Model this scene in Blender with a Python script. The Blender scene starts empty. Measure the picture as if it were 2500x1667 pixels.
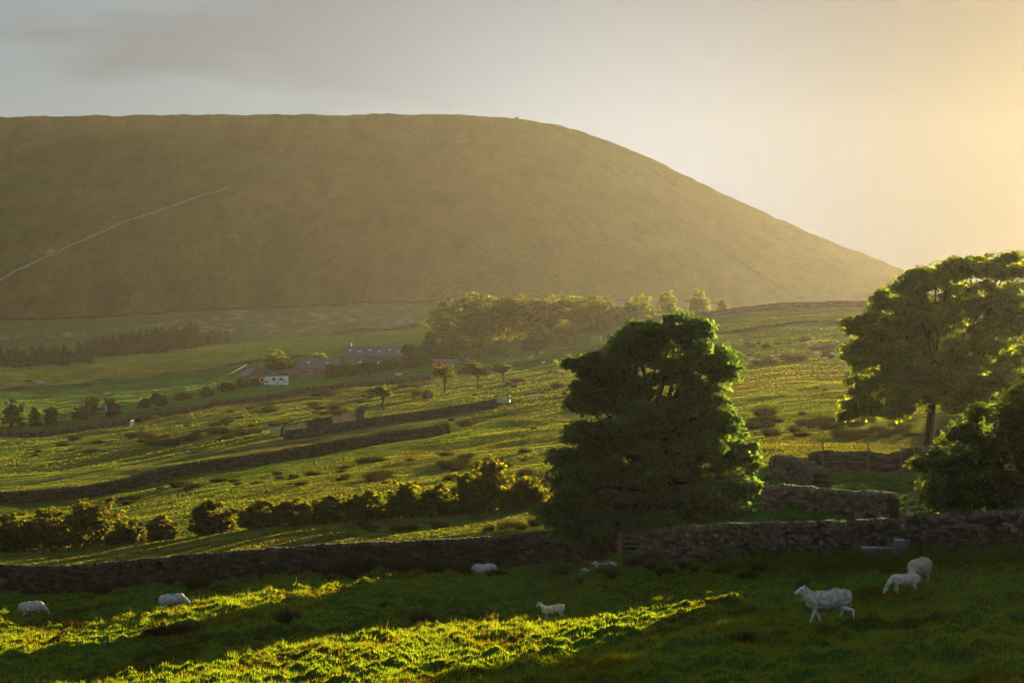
import bpy, math, random
import numpy as np
from mathutils import Vector, Matrix, Euler
random.seed(7); rng = np.random.default_rng(11)
R = math.radians
S = bpy.context.scene
# ------------------------------------------------------------------ camera, sky, sun, exposure
F = 4573.0; UC = 1176.0; VH = 952.0           # focal length, centre column and eye-level row in 2352 px wide units
cam = bpy.data.objects.new('camera', bpy.data.cameras.new('camera')); S.collection.objects.link(cam)
cam.data.sensor_width = 36; cam.data.lens = 70; cam.data.shift_y = 168/2352
cam.rotation_euler = (R(90), 0, 0); cam.data.clip_start = .5; cam.data.clip_end = 20000
S.camera = cam
SUN_AZ, SUN_EL = 32.5, 9.8
S.view_settings.view_transform = 'Standard'; S.view_settings.look = 'None'
S.view_settings.exposure = 2.08; S.view_settings.gamma = 1
S.render.engine = 'CYCLES'
W = bpy.data.worlds.new("World"); S.world = W; W.use_nodes = True
nt = W.node_tree; nt.nodes.clear(); N = nt.nodes.new; L = nt.links.new
out = N('ShaderNodeOutputWorld'); bg = N('ShaderNodeBackground'); bg.inputs[1].default_value = 0.05
sky = N('ShaderNodeTexSky'); sky.sky_type = 'NISHITA'; sky.sun_disc = False
sky.sun_elevation = R(SUN_EL); sky.sun_rotation = R(SUN_AZ); sky.air_density = 1.0; sky.dust_density = .6; sky.ozone_density = 1.5
geo = N('ShaderNodeTexCoord'); sep = N('ShaderNodeSeparateXYZ'); L(geo.outputs['Generated'], sep.inputs[0])
# thin high cloud: a white veil nearly everywhere, open to the blue in streaks high on the left
mp = N('ShaderNodeMapping'); mp.inputs['Scale'].default_value = (3, 3, 14); mp.inputs['Rotation'].default_value = (0, R(14), 0)
L(geo.outputs['Generated'], mp.inputs[0])
nz = N('ShaderNodeTexNoise'); nz.inputs['Scale'].default_value = 1.3; nz.inputs['Detail'].default_value = 5; nz.inputs['Roughness'].default_value = .5
L(mp.outputs[0], nz.inputs['Vector'])
def mth(op, a, b=None, c=None, clamp=False):
    n = nt.nodes.new('ShaderNodeMath'); n.operation = op; n.use_clamp = clamp
    for i, q in enumerate((a, b, c)):
        if q is None: continue
        if isinstance(q, (int, float)): n.inputs[i].default_value = q
        else: nt.links.new(q, n.inputs[i])
    return n.outputs[0]
xy = mth('DIVIDE', sep.outputs[0], mth('MAXIMUM', sep.outputs[1], .05))
w1 = mth('ADD', mth('MULTIPLY', xy, -2.6), mth('MULTIPLY', sep.outputs[2], 1.6))      # more open to the left and up
w1 = mth('ADD', w1, mth('MULTIPLY', mth('SUBTRACT', nz.outputs[0], .5), 2.6))
opn = mth('MULTIPLY', mth('SUBTRACT', w1, .30), 4.0, clamp=True)
hs = N('ShaderNodeHueSaturation'); hs.inputs['Saturation'].default_value = .9; hs.inputs['Value'].default_value = .5; L(sky.outputs[0], hs.inputs['Color'])
veil = N('ShaderNodeMixRGB'); 
el = mth('DIVIDE', sep.outputs[2], mth('MAXIMUM', sep.outputs[1], .05))
def bump2(c0, c1, s0, s1):
    a = mth('POWER', mth('ABSOLUTE', mth('DIVIDE', mth('SUBTRACT', xy, c0), s0)), 2); b = mth('POWER', mth('ABSOLUTE', mth('DIVIDE', mth('SUBTRACT', el, c1), s1)), 2)
    return mth('EXPONENT', mth('MULTIPLY', mth('ADD', a, b), -1))
def scaled(col, f):
    v_ = N('ShaderNodeVectorMath'); v_.operation = 'SCALE'; v_.inputs[0].default_value = col; L(f, v_.inputs['Scale']); return v_.outputs[0]
vs = N('ShaderNodeVectorMath'); vs.operation = 'SUBTRACT'      # thin cloud: brightest over the summit, thinner blue sky towards the right
L(scaled((3.1, 3.45, 3.75), mth('ADD', .36, mth('MULTIPLY', bump2(.06, .12, .14, .10), .46))), vs.inputs[0]); L(scaled((1.5, 1.45, 1.2), bump2(.33, .08, .26, .3)), vs.inputs[1])
L(vs.outputs[0], veil.inputs[2])
L(hs.outputs[0], veil.inputs[1])
L(mth('SUBTRACT', .993, mth('MULTIPLY', opn, .42)), veil.inputs[0])
L(veil.outputs[0], bg.inputs[0]); L(bg.outputs[0], out.inputs[0])
sund = bpy.data.lights.new('sun', 'SUN'); sund.energy = 5.0; sund.angle = R(.5); sund.color = (1, .77, .40)
sun = bpy.data.objects.new('sun', sund); S.collection.objects.link(sun)
sdir = Vector((math.sin(R(SUN_AZ))*math.cos(R(SUN_EL)), math.cos(R(SUN_AZ))*math.cos(R(SUN_EL)), math.sin(R(SUN_EL))))
sun.rotation_euler = (-sdir).to_track_quat('-Z', 'Y').to_euler()
S.cycles.volume_bounces = 0; S.cycles.max_bounces = 6; S.cycles.transmission_bounces = 4; S.cycles.diffuse_bounces = 3
HAZE_DENSITY = .000046; HAZE_G = .73

# ------------------------------------------------------------------ helpers
def link(o, parent=None):
    S.collection.objects.link(o)
    if parent is not None: o.parent = parent
    return o
def tag(o, label=None, cat=None, group=None, kind=None):
    if label: o['label'] = label
    if cat: o['category'] = cat
    if group: o['group'] = group
    if kind: o['kind'] = kind
    return o
def empty(name, loc, rz=0):
    o = bpy.data.objects.new(name, None); o.location = loc; o.rotation_euler = (0, 0, rz); return link(o)
def npmesh(name, V, Fc, col=None, mat=None, parent=None, smooth=False):
    """V (n,3), Fc (m,k) one polygon size, col (n,3) point colours"""
    V = np.asarray(V, np.float32); Fc = np.asarray(Fc, np.int32); k = Fc.shape[1]
    me = bpy.data.meshes.new(name)
    me.vertices.add(len(V)); me.vertices.foreach_set('co', V.ravel())
    me.loops.add(Fc.size); me.loops.foreach_set('vertex_index', Fc.ravel())
    me.polygons.add(len(Fc)); me.polygons.foreach_set('loop_start', np.arange(0, Fc.size, k, dtype=np.int32))
    me.polygons.foreach_set('loop_total', np.full(len(Fc), k, np.int32))
    if smooth: me.polygons.foreach_set('use_smooth', np.ones(len(Fc), bool))
    me.update(calc_edges=True)
    if col is not None:
        a = me.color_attributes.new('Col', 'FLOAT_COLOR', 'POINT')
        c = np.ones((len(V), 4), np.float32); c[:, :3] = col; a.data.foreach_set('color', c.ravel())
    if mat: me.materials.append(mat)
    return link(bpy.data.objects.new(name, me), parent)
class MB:
    """collects boxes, tubes and free faces into ONE mesh"""
    def __init__(s): s.v = []; s.f = []; s.c = []
    def add(s, vs, fs, col=(1, 1, 1)):
        b = len(s.v); s.v += [tuple(p) for p in vs]; s.f += [tuple(i+b for i in f) for f in fs]; s.c += [col]*len(vs)
    def box(s, c, d, rz=0, M=None, col=(1, 1, 1), jit=0):
        cx, cy, cz = c; hx, hy, hz = d[0]/2, d[1]/2, d[2]/2; P = []
        for z in (-hz, hz):
            for x, y in ((-hx, -hy), (hx, -hy), (hx, hy), (-hx, hy)):
                q = Vector((x+random.uniform(-jit, jit), y+random.uniform(-jit, jit), z+random.uniform(-jit, jit)))
                if M is not None: q = M @ q
                if rz: q = Vector((q.x*math.cos(rz)-q.y*math.sin(rz), q.x*math.sin(rz)+q.y*math.cos(rz), q.z))
                P.append((q.x+cx, q.y+cy, q.z+cz))
        s.add(P, [(0, 3, 2, 1), (4, 5, 6, 7), (0, 1, 5, 4), (1, 2, 6, 5), (2, 3, 7, 6), (3, 0, 4, 7)], col); return s
    def tube(s, pts, rad, n=6, col=(1, 1, 1)):
        pts = [Vector(p) for p in pts]; rings = []
        for i, p in enumerate(pts):
            t = (pts[min(i+1, len(pts)-1)]-pts[max(i-1, 0)]).normalized()
            a = t.orthogonal().normalized(); b = t.cross(a)
            r = rad[i] if isinstance(rad, (list, tuple)) else rad
            rings.append([p+(a*math.cos(2*math.pi*k/n)+b*math.sin(2*math.pi*k/n))*r for k in range(n)])
        vs = [q for rg in rings for q in rg]; fs = []
        for i in range(len(pts)-1):
            for k in range(n): fs.append((i*n+k, i*n+(k+1) % n, (i+1)*n+(k+1) % n, (i+1)*n+k))
        fs.append(tuple(range(n))[::-1]); fs.append(tuple((len(pts)-1)*n+k for k in range(n)))
        s.add(vs, fs, col); return s
    def prism(s, poly, y0, y1, col=(1, 1, 1)):
        """poly in x,z extruded along y"""
        n = len(poly); vs = [(x, y0, z) for x, z in poly]+[(x, y1, z) for x, z in poly]
        fs = [tuple(range(n)), tuple(range(2*n-1, n-1, -1))]+[(i, i+n, (i+1) % n+n, (i+1) % n) for i in range(n)]
        s.add(vs, fs, col); return s
    def build(s, name, mat=None, parent=None, smooth=False):
        me = bpy.data.meshes.new(name); me.from_pydata(s.v, [], s.f)
        a = me.color_attributes.new('Col', 'FLOAT_COLOR', 'POINT')
        c = np.ones((len(s.v), 4), np.float32); c[:, :3] = s.c; a.data.foreach_set('color', c.ravel())
        if smooth: me.polygons.foreach_set('use_smooth', np.ones(len(me.polygons), bool))
        if mat: me.materials.append(mat)
        me.update(); return link(bpy.data.objects.new(name, me), parent)
def copy_tree(o, parent=None):
    c = o.copy(); S.collection.objects.link(c); c.parent = parent
    for ch in list(o.children): copy_tree(ch, c)
    return c

# numpy gradient noise
_perm = np.random.default_rng(3).permutation(512).astype(np.int64)
_g = np.random.default_rng(4).uniform(0, 2*np.pi, 512); _gx, _gy = np.cos(_g), np.sin(_g)
def pn(x, y):
    xi = np.floor(x).astype(np.int64); yi = np.floor(y).astype(np.int64); xf = x-xi; yf = y-yi
    def g(ix, iy, dx, dy):
        h = _perm[(_perm[ix & 511]+iy) & 511]; return _gx[h]*dx+_gy[h]*dy
    u = xf*xf*xf*(xf*(xf*6-15)+10); v = yf*yf*yf*(yf*(yf*6-15)+10)
    a = g(xi, yi, xf, yf); b = g(xi+1, yi, xf-1, yf); c = g(xi, yi+1, xf, yf-1); d = g(xi+1, yi+1, xf-1, yf-1)
    return (a+(b-a)*u)+((c+(d-c)*u)-(a+(b-a)*u))*v
def fbm(x, y, o=4):
    s = 0; a = 1
    for i in range(o): s = s+a*pn(x+17.3*i, y-9.1*i); x = x*2.03; y = y*2.03; a *= .5
    return s
def sst(a, b, x): t = np.clip((x-a)/(b-a), 0, 1); return t*t*(3-2*t)
def pchip(xs, ys, x):
    xs = np.asarray(xs, float); ys = np.asarray(ys, float); h = np.diff(xs); d = np.diff(ys)/h
    m = np.zeros(len(xs)); m[0], m[-1] = d[0], d[-1]
    for i in range(1, len(xs)-1):
        if d[i-1]*d[i] > 0:
            w1 = 2*h[i]+h[i-1]; w2 = h[i]+2*h[i-1]; m[i] = (w1+w2)/(w1/d[i-1]+w2/d[i])
    x = np.clip(x, xs[0], xs[-1]); k = np.clip(np.searchsorted(xs, x)-1, 0, len(xs)-2); t = (x-xs[k])/h[k]
    return ((1+2*t)*(1-t)**2*ys[k]+t*(1-t)**2*h[k]*m[k]+t*t*(3-2*t)*ys[k+1]+t*t*(t-1)*h[k]*m[k+1])

# ------------------------------------------------------------------ terrain profile (distance, height) along sight columns
C0 = [(8, -2.2), (20, -4.2), (30, -5.4), (45, -6.9), (60, -8.0), (80, -9.1), (100, -9.8), (112, -9.9), (130, -10.1), (150, -10.2), (190, -10.5), (230, -10.5), (300, -9), (370, -7.2), (440, -5.2), (520, -2.2), (600, 2), (680, 8.4), (760, 14.2), (900, 23), (1050, 38), (1200, 57)]
C6 = [(8, -2.1), (20, -4), (30, -5.1), (45, -6.4), (60, -7.3), (80, -7.95), (100, -8.2), (120, -8.1), (140, -8.1), (190, -7.6), (250, -6.0), (300, -4.2), (340, -2.5), (430, .4), (500, 3.7), (560, 6.5), (600, 8.7), (680, 15), (720, 19), (900, 32.5), (1050, 46), (1200, 64)]
C12 = [(8, -2), (20, -3.9), (30, -4.9), (45, -6.1), (60, -6.85), (72, -7.3), (85, -7.5), (98, -7.4), (115, -6.7), (135, -6.5), (170, -5.4), (220, -3.8), (270, -1.3), (320, 2.4), (420, 7.2), (500, 11), (545, 13.3), (620, 19.5), (700, 28), (900, 41), (1050, 54), (1200, 69)]
C18 = [(8, -2), (20, -3.7), (30, -4.6), (45, -5.25), (53, -5.5), (66, -5.7), (80, -5.7), (90, -4.5), (100, -3.9), (115, -3.3), (170, -1.7), (260, 3), (340, 7.5), (420, 12.6), (520, 22.5), (600, 30), (700, 38.5), (800, 39.5), (1000, 49), (1200, 66)]
C23 = [(8, -1.8), (20, -3.3), (30, -4.1), (45, -4.7), (60, -4.9), (70, -4.8), (85, -3.7), (115, -1.6), (170, 1.5), (260, 6.5), (340, 11.5), (420, 17.5), (520, 28), (600, 35), (700, 42), (800, 42), (1000, 50), (1200, 64)]
C21 = [(8, -1.9), (20, -3.5), (30, -4.4), (45, -5.0), (53, -5.3), (66, -5.4), (76, -5.1), (90, -4.3), (100, -3.8), (115, -3.4), (134, -2.95), (170, -1.0), (260, 4), (340, 8.8), (420, 14.5), (520, 24.5), (600, 32), (700, 40), (800, 40.5), (1000, 49), (1200, 65)]
COLS = [(-2500, C0), (-500, C0), (0, C0), (600, C6), (1200, C12), (1800, C18), (2110, C21), (2352, C23), (3000, C23), (6000, C23)]
GY = np.exp(np.linspace(math.log(8), math.log(1200), 260))
GU = np.array([c[0] for c in COLS], float)
GT = np.array([pchip([p[0] for p in c], [p[1] for p in c], GY) for _, c in COLS])
UF = np.arange(-2500, 6001, 50.)
GTF = np.array([pchip(GU, GT[:, j], UF) for j in range(len(GY))]).T      # (u, y)
CU = [-2500, -600, 0, 547, 900, 1050, 1120, 1180, 1250, 1320, 1400, 1500, 1580, 1650, 1750, 1850, 1950, 2050, 2100, 2200, 2352, 2900, 6000]
CV = [300, 278, 269, 263, 262.5, 264, 266, 271, 281, 298, 324, 366, 405, 440, 485, 529, 571, 608, 626, 655, 690, 740, 800]
def base_near(u, Y):
    lu = np.clip((u-UF[0])/50., 0, len(UF)-1.001); i = lu.astype(int); fu = lu-i
    ly = np.clip((np.log(Y)-math.log(8))/(math.log(1200)-math.log(8))*(len(GY)-1), 0, len(GY)-1.001); j = ly.astype(int); fy = ly-j
    a = GTF[i, j]*(1-fu)+GTF[i+1, j]*fu; b = GTF[i, j+1]*(1-fu)+GTF[i+1, j+1]*fu
    return a*(1-fy)+b*fy
def base_hill(u, Y):
    b = base_near(u, np.full_like(Y, 1200.)); vc = pchip(CU, CV, u); k = (VH-vc)/F
    s = np.interp(u, [900, 1180, 1450, 1650, 1850, 2000, 2150], [.50, .49, .38, .30, .235, .195, .16]); Yc = np.clip((s*1200-b)/np.maximum(s-k, .02), 1201., 1600.); zc = k*Yc
    t = np.clip((Y-1200)/(Yc-1200), 0, 1)
    up = b+(zc-b)*(t+.30*t*(1-t)**2-.0*t)
    dr = np.interp(u, [1050, 1180, 1400, 1900], [-.03, .0, .22, .34])
    d = np.maximum(Y-Yc, 0); past = zc+k*d*np.exp(-d/40.)*.0-dr*d-.0006*d*d*(u > 1100)
    return np.where(Y <= Yc, up, np.maximum(past, 20.))
def bumps(x, y):
    w = 1-sst(95, 130, y); tus = np.maximum(fbm(x*1.15+3, y*.95, 3)+.15, 0)*.42
    fine = fbm(x*2.7, y*2.4, 2)*.07
    far = fbm(x*.06, y*.05, 4)*np.interp(y, [100, 250, 800, 2000], [.25, .55, 1.3, 1.8])
    return w*(tus+fine-.08)+far*sst(60, 140, y)+fbm(x*.09, y*.09, 3)*.35*w
def zt(x, y):
    x = np.asarray(x, float); y = np.asarray(y, float); ys = np.maximum(y, 8.); u = UC+F*x/ys
    z = np.where(ys < 1200, base_near(u, np.minimum(ys, 1200.)), base_hill(u, ys))
    return z+bumps(x, y)
def Zs(x, y):
    o = np.array([-2.4, -1.2, 0, 1.2, 2.4]); gx, gy = np.meshgrid(x+o, y+o); return float(np.mean(zt(gx.ravel(), gy.ravel())))
def Z(x, y): return float(zt(np.array([x]), np.array([y]))[0])
_ym = np.exp(np.linspace(math.log(20), math.log(1700), 1600))
def ground(u, v, ymin=25, ymax=1700):
    """the spot of ground seen at column u, row v (first hit between ymin and ymax)"""
    x = (u-UC)/F*_ym; z = zt(x, _ym)-bumps(x, _ym)*.6; vv = VH-F*z/_ym
    k = np.where((vv <= v) & (_ym > ymin) & (_ym < ymax))[0]; Y = _ym[k[0]] if len(k) else ymax
    X = (u-UC)/F*Y; return Vector((X, Y, Z(X, Y)))
def at(u, Y): X = (u-UC)/F*Y; return Vector((X, Y, Z(X, Y)))

# ------------------------------------------------------------------ materials
def newmat(name):
    m = bpy.data.materials.new(name); m.use_nodes = True; m.node_tree.nodes.clear(); return m
class G:
    def __init__(s, m): s.t = m.node_tree
    def n(s, ty, **k):
        n = s.t.nodes.new(ty)
        for a, b in k.items():
            if a.startswith('i_'):
                key = a[2:].replace('_', ' '); n.inputs[key].default_value = b
            else: setattr(n, a, b)
        return n
    def l(s, a, b): s.t.links.new(a, b)
    def noise(s, scale, detail=4, rough=.55, vec=None, sc=None):
        n = s.n('ShaderNodeTexNoise'); n.inputs['Scale'].default_value = scale; n.inputs['Detail'].default_value = detail; n.inputs['Roughness'].default_value = rough
        g = vec
        if g is None: g = s.n('ShaderNodeNewGeometry').outputs['Position']
        if sc:
            m = s.n('ShaderNodeMapping'); m.inputs['Scale'].default_value = sc; s.l(g, m.inputs[0]); g = m.outputs[0]
        s.l(g, n.inputs['Vector']); return n.outputs[0]
    def ramp(s, f, stops):
        r = s.n('ShaderNodeValToRGB'); e = r.color_ramp.elements
        while len(e) < len(stops): e.new(.5)
        for q, (p, c) in zip(e, stops): q.position = p; q.color = (*c, 1) if len(c) == 3 else c
        s.l(f, r.inputs[0]); return r.outputs[0]
    def mul(s, a, b, fac=1, mode='MULTIPLY'):
        m = s.n('ShaderNodeMixRGB', blend_type=mode); m.inputs[0].default_value = fac
        for q, i in ((a, 1), (b, 2)):
            if isinstance(q, tuple): m.inputs[i].default_value = (*q, 1)
            else: s.l(q, m.inputs[i])
        return m.outputs[0]
    def attr(s): return s.n('ShaderNodeAttribute', attribute_name='Col').outputs['Color']
    def bump(s, h, st, dist): b = s.n('ShaderNodeBump'); b.inputs['Strength'].default_value = st; b.inputs['Distance'].default_value = dist; s.l(h, b.inputs['Height']); return b.outputs[0]
    def out(s, sh): o = s.n('ShaderNodeOutputMaterial'); s.l(sh, o.inputs[0])
def ramped(g, f, lo, hi, a=.3, b=.7): return g.ramp(f, [(a, (lo,)*3), (b, (hi,)*3)])
def mat_ground(name, bumpd=.35, streak=None, bs=1.0):
    m = newmat(name); g = G(m); c = g.attr()
    n1 = g.noise(.35, 6, .65); n2 = g.noise(2.2, 5, .7); n3 = g.noise(.02, 4, .6)
    c = g.mul(c, ramped(g, n1, .62, 1.35)); c = g.mul(c, ramped(g, n2, .7, 1.3)); c = g.mul(c, g.ramp(n3, [(.35, (.85, .95, .85)), (.65, (1.2, 1.08, 1.0))]))
    if streak:
        n4 = g.noise(streak, 5, .7, sc=(1, .35, 1)); c = g.mul(c, ramped(g, n4, .7, 1.3, .35, .65))
    d = g.n('ShaderNodeBsdfDiffuse'); g.l(c, d.inputs[0]); d.inputs['Roughness'].default_value = 1
    h = g.mul(n1, n2, 1, 'ADD'); g.l(g.bump(h, bs, bumpd), d.inputs['Normal']); g.out(d.outputs[0]); return m
def mat_leaf(name, transl=.5, tcol=(4.6, 2.9, .7), gloss=True):
    m = newmat(name); g = G(m); c = g.attr()
    d = g.n('ShaderNodeBsdfDiffuse'); g.l(c, d.inputs[0])
    t = g.n('ShaderNodeBsdfTranslucent'); g.l(g.mul(c, tcol), t.inputs[0])
    mx = g.n('ShaderNodeMixShader'); mx.inputs[0].default_value = transl; g.l(d.outputs[0], mx.inputs[1]); g.l(t.outputs[0], mx.inputs[2]); sh = mx.outputs[0]
    if gloss:
        gl = g.n('ShaderNodeBsdfGlossy'); gl.inputs['Roughness'].default_value = .5; gl.inputs[0].default_value = (.6, .65, .6, 1)
        m2 = g.n('ShaderNodeMixShader'); m2.inputs[0].default_value = .02; g.l(sh, m2.inputs[1]); g.l(gl.outputs[0], m2.inputs[2]); sh = m2.outputs[0]
    g.out(sh); return m
def mat_simple(name, col, rough=.8, var=.35, scale=3, metal=0, usecol=False, bd=.01):
    m = newmat(name); g = G(m); p = g.n('ShaderNodeBsdfPrincipled'); p.inputs['Roughness'].default_value = rough; p.inputs['Metallic'].default_value = metal; p.inputs['Specular IOR Level'].default_value = .05 if rough >= .8 else .4
    n = g.noise(scale, 5, .6); c = g.mul(ramped(g, n, 1-var, 1+var), col)
    if usecol: c = g.mul(c, g.attr())
    g.l(c, p.inputs[0]); g.l(g.bump(n, .5, bd), p.inputs['Normal']); g.out(p.outputs[0]); return m
M = {}
M['ground'] = mat_ground('pasture', .45)
M['hill'] = mat_ground('hill_turf', 2.5, .03)
M['grass'] = mat_leaf('grass_blades', .6, (4.9, 2.5, .3), False)
M['leaf'] = mat_leaf('sycamore_leaves', .62, (8.6, 4.6, .8))
M['farleaf'] = mat_leaf('distant_leaves', .5, (5.8, 3.6, .6))
M['fargrass'] = mat_leaf('field_grass', .45, (3.0, 2.2, .5), False)
M['rush'] = mat_leaf('rush_blades', .2, (1.8, 1.4, .5), False)
M['bark'] = mat_simple('bark', (.035, .029, .022), .9, .4, 5, bd=.03)
def mat_stone():
    m = newmat('gritstone'); g = G(m); p = g.n('ShaderNodeBsdfPrincipled'); p.inputs['Roughness'].default_value = .95; p.inputs['Specular IOR Level'].default_value = .04
    n = g.noise(6, 6, .65); n2 = g.noise(1.3, 4, .6)
    c = g.mul(g.attr(), ramped(g, n, .55, 1.5)); c = g.mul(c, g.ramp(n2, [(.42, (.8, .85, .75)), (.62, (1.25, 1.2, 1.15))]))
    n3 = g.noise(3.1, 3, .5); lich = g.ramp(n3, [(.62, (0, 0, 0)), (.7, (1, 1, 1))]); mm = g.n('ShaderNodeMixRGB'); g.l(lich, mm.inputs[0]); g.l(c, mm.inputs[1]); g.l(g.mul(g.attr(), (2.4, 2.4, 2.2)), mm.inputs[2])
    g.l(mm.outputs[0], p.inputs[0]); g.l(g.bump(n, .8, .03), p.inputs['Normal']); g.out(p.outputs[0]); return m
M['stone'] = mat_stone()
M['slate'] = mat_simple('slate', (.13, .13, .15), .6, .25, 4)
M['walling'] = mat_simple('house_stone', (.24, .19, .13), .9, .4, 2)
M['whitewash'] = mat_simple('whitewash', (.7, .69, .66), .8, .1, 2)
M['glass'] = mat_simple('window_glass', (.03, .035, .04), .15, .1, 1)
M['skylight'] = mat_simple('skylight_glass', (.6, .65, .7), .15, .1, 1)
M['white'] = mat_simple('white_gel_coat', (.82, .84, .86), .35, .04, 1)
M['black'] = mat_simple('black_rubber', (.02, .02, .02), .7, .2, 5)
M['pink'] = mat_simple('faded_pink_paint', (.62, .13, .15), .7, .15, 1)
M['teal'] = mat_simple('teal_paint', (.08, .33, .33), .6, .15, 1)
M['wood'] = mat_simple('weathered_wood', (.16, .13, .10), .85, .35, 6)
M['steel'] = mat_simple('galvanised_steel', (.38, .44, .48), .45, .2, 3, .6)
M['feeder'] = mat_simple('blue_green_steel', (.16, .42, .40), .5, .2, 3, .1)
M['bluedrum'] = mat_simple('blue_plastic', (.09, .13, .18), .4, .3, 3)
M['rust'] = mat_simple('rusty_panel', (.09, .035, .025), .8, .4, 5)
M['tarmac'] = mat_simple('tarmac', (.035, .032, .032), .9, .25, .5)
M['earth'] = mat_simple('bare_earth', (.16, .10, .065), .95, .5, 3, bd=.08)
M['gravel'] = mat_simple('pale_gravel', (.27, .23, .18), .95, .35, .3, bd=.1)
M['cable'] = mat_simple('cable', (.5, .42, .22), .6, .1, 1)  # sunlit gold put into the base colour
M['tape'] = mat_simple('green_tape', (.05, .42, .26), .6, .1, 1)
M['fleece'] = mat_simple('fleece', (1, 1, 1), 1, .18, 9, usecol=True, bd=.03)
M['hide'] = mat_simple('hide', (1, 1, 1), .8, .08, 9, usecol=True)
M['cloth'] = mat_simple('cloth', (1, 1, 1), .9, .1, 3, usecol=True)

# ------------------------------------------------------------------ ground colours
def mixc(c, col, w): return c*(1-w[:, None])+np.array(col)[None]*w[:, None]
def line(u, pts): return np.interp(u, [p[0] for p in pts], [p[1] for p in pts])
def tint(x, y):
    y = np.maximum(y, 8.); u = UC+F*x/y; v = VH-F*(zt(x, y)-bumps(x, y))/y
    c = np.tile(np.array([.052, .138, .028]), (len(x), 1))
    n = fbm(x*.05, y*.035, 4); n2 = fbm(x*.3+9, y*.22, 3)
    # rough grazing between the near wall and the long wall
    rough = sst(105, 118, y)*(1-sst(440, 520, y))
    c = mixc(c, (.125, .168, .040), rough*(.75+.2*np.clip(n*2, -1, 1)))
    c = mixc(c, (.060, .070, .024), rough*sst(.1, .45, n2+n*.6)*.6)
    # bright strips under walls
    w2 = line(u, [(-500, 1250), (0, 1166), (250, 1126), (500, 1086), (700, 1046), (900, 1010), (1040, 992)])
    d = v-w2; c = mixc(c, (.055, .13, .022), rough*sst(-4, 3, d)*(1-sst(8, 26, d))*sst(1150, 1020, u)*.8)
    st = v-line(u, [(300, 1090), (640, 1028), (900, 985), (1040, 968)]); c = mixc(c, (.17, .14, .06), sst(-22, -12, st)*(1-sst(-2, 6, st))*sst(420, 700, u)*(1-sst(1000, 1080, u))*sst(255, 262, y)*(1-sst(318, 330, y))*.8)
    # pasture right of the middle tree: smooth green with a straw band
    rt = sst(1250, 1450, u)*sst(240, 300, y)*(1-sst(520, 560, y)); c = mixc(c, (.115, .175, .042), rt*.8)
    b = sst(1500, 1650, u)*sst(255, 285, y)*(1-sst(330, 370, y)); c = mixc(c, (.13, .145, .04), b*.6)
    b = sst(1500, 1650, u)*sst(115, 125, y)*(1-sst(150, 190, y)); c = mixc(c, (.10, .12, .034), b*.7)
    b = sst(1500, 1650, u)*sst(535, 560, y)*(1-sst(690, 720, y)); c = mixc(c, (.11, .10, .045), b*.8*(.6+.4*np.sin(v*.35)))
    # silage fields left of the farm
    g1 = (1-sst(700, 900, u))*sst(500, 530, y)*(1-sst(660, 690, y)); c = mixc(c, (.12, .23, .05), g1*.9)
    s1 = (1-sst(1000, 1200, u))*sst(445, 465, y)*(1-sst(505, 530, y)); c = mixc(c, (.10, .12, .025), s1*.8)
    g2 = (1-sst(1100, 1400, u))*sst(690, 720, y)*(1-sst(900, 935, y)); c = mixc(c, (.20, .25, .045), g2*.9)
    y1 = (1-sst(450, 620, u))*sst(700, 730, y)*(1-sst(790, 840, y)); c = mixc(c, (.22, .20, .025), y1*.7)
    # moor below the hill wall, pale streaks
    mo = sst(915, 960, y); c = mixc(c, (.13, .15, .06), mo*.85)
    sk = fbm(x*.035+y*.01, y*.012, 5); pat = sst(.0, .35, fbm(x*.006, y*.006, 3)+.15)
    c = mixc(c, (.36, .33, .25), mo*sst(.0, .4, fbm(x*.12+y*.03, y*.05, 5))*pat*(1-sst(1400, 1600, u))*.9)
    # foreground: darker noise patches, straw tufts, rushy brown belt below the wall
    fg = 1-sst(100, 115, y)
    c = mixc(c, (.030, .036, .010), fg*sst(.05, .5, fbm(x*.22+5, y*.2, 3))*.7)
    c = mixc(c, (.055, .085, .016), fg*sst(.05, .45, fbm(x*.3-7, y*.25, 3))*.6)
    c = mixc(c, (.04, .105, .014), fg*sst(1250, 1500, u)*sst(66, 72, y)*(1-sst(84, 90, y))*.8)
    return np.clip(c, .01, 1)
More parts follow.
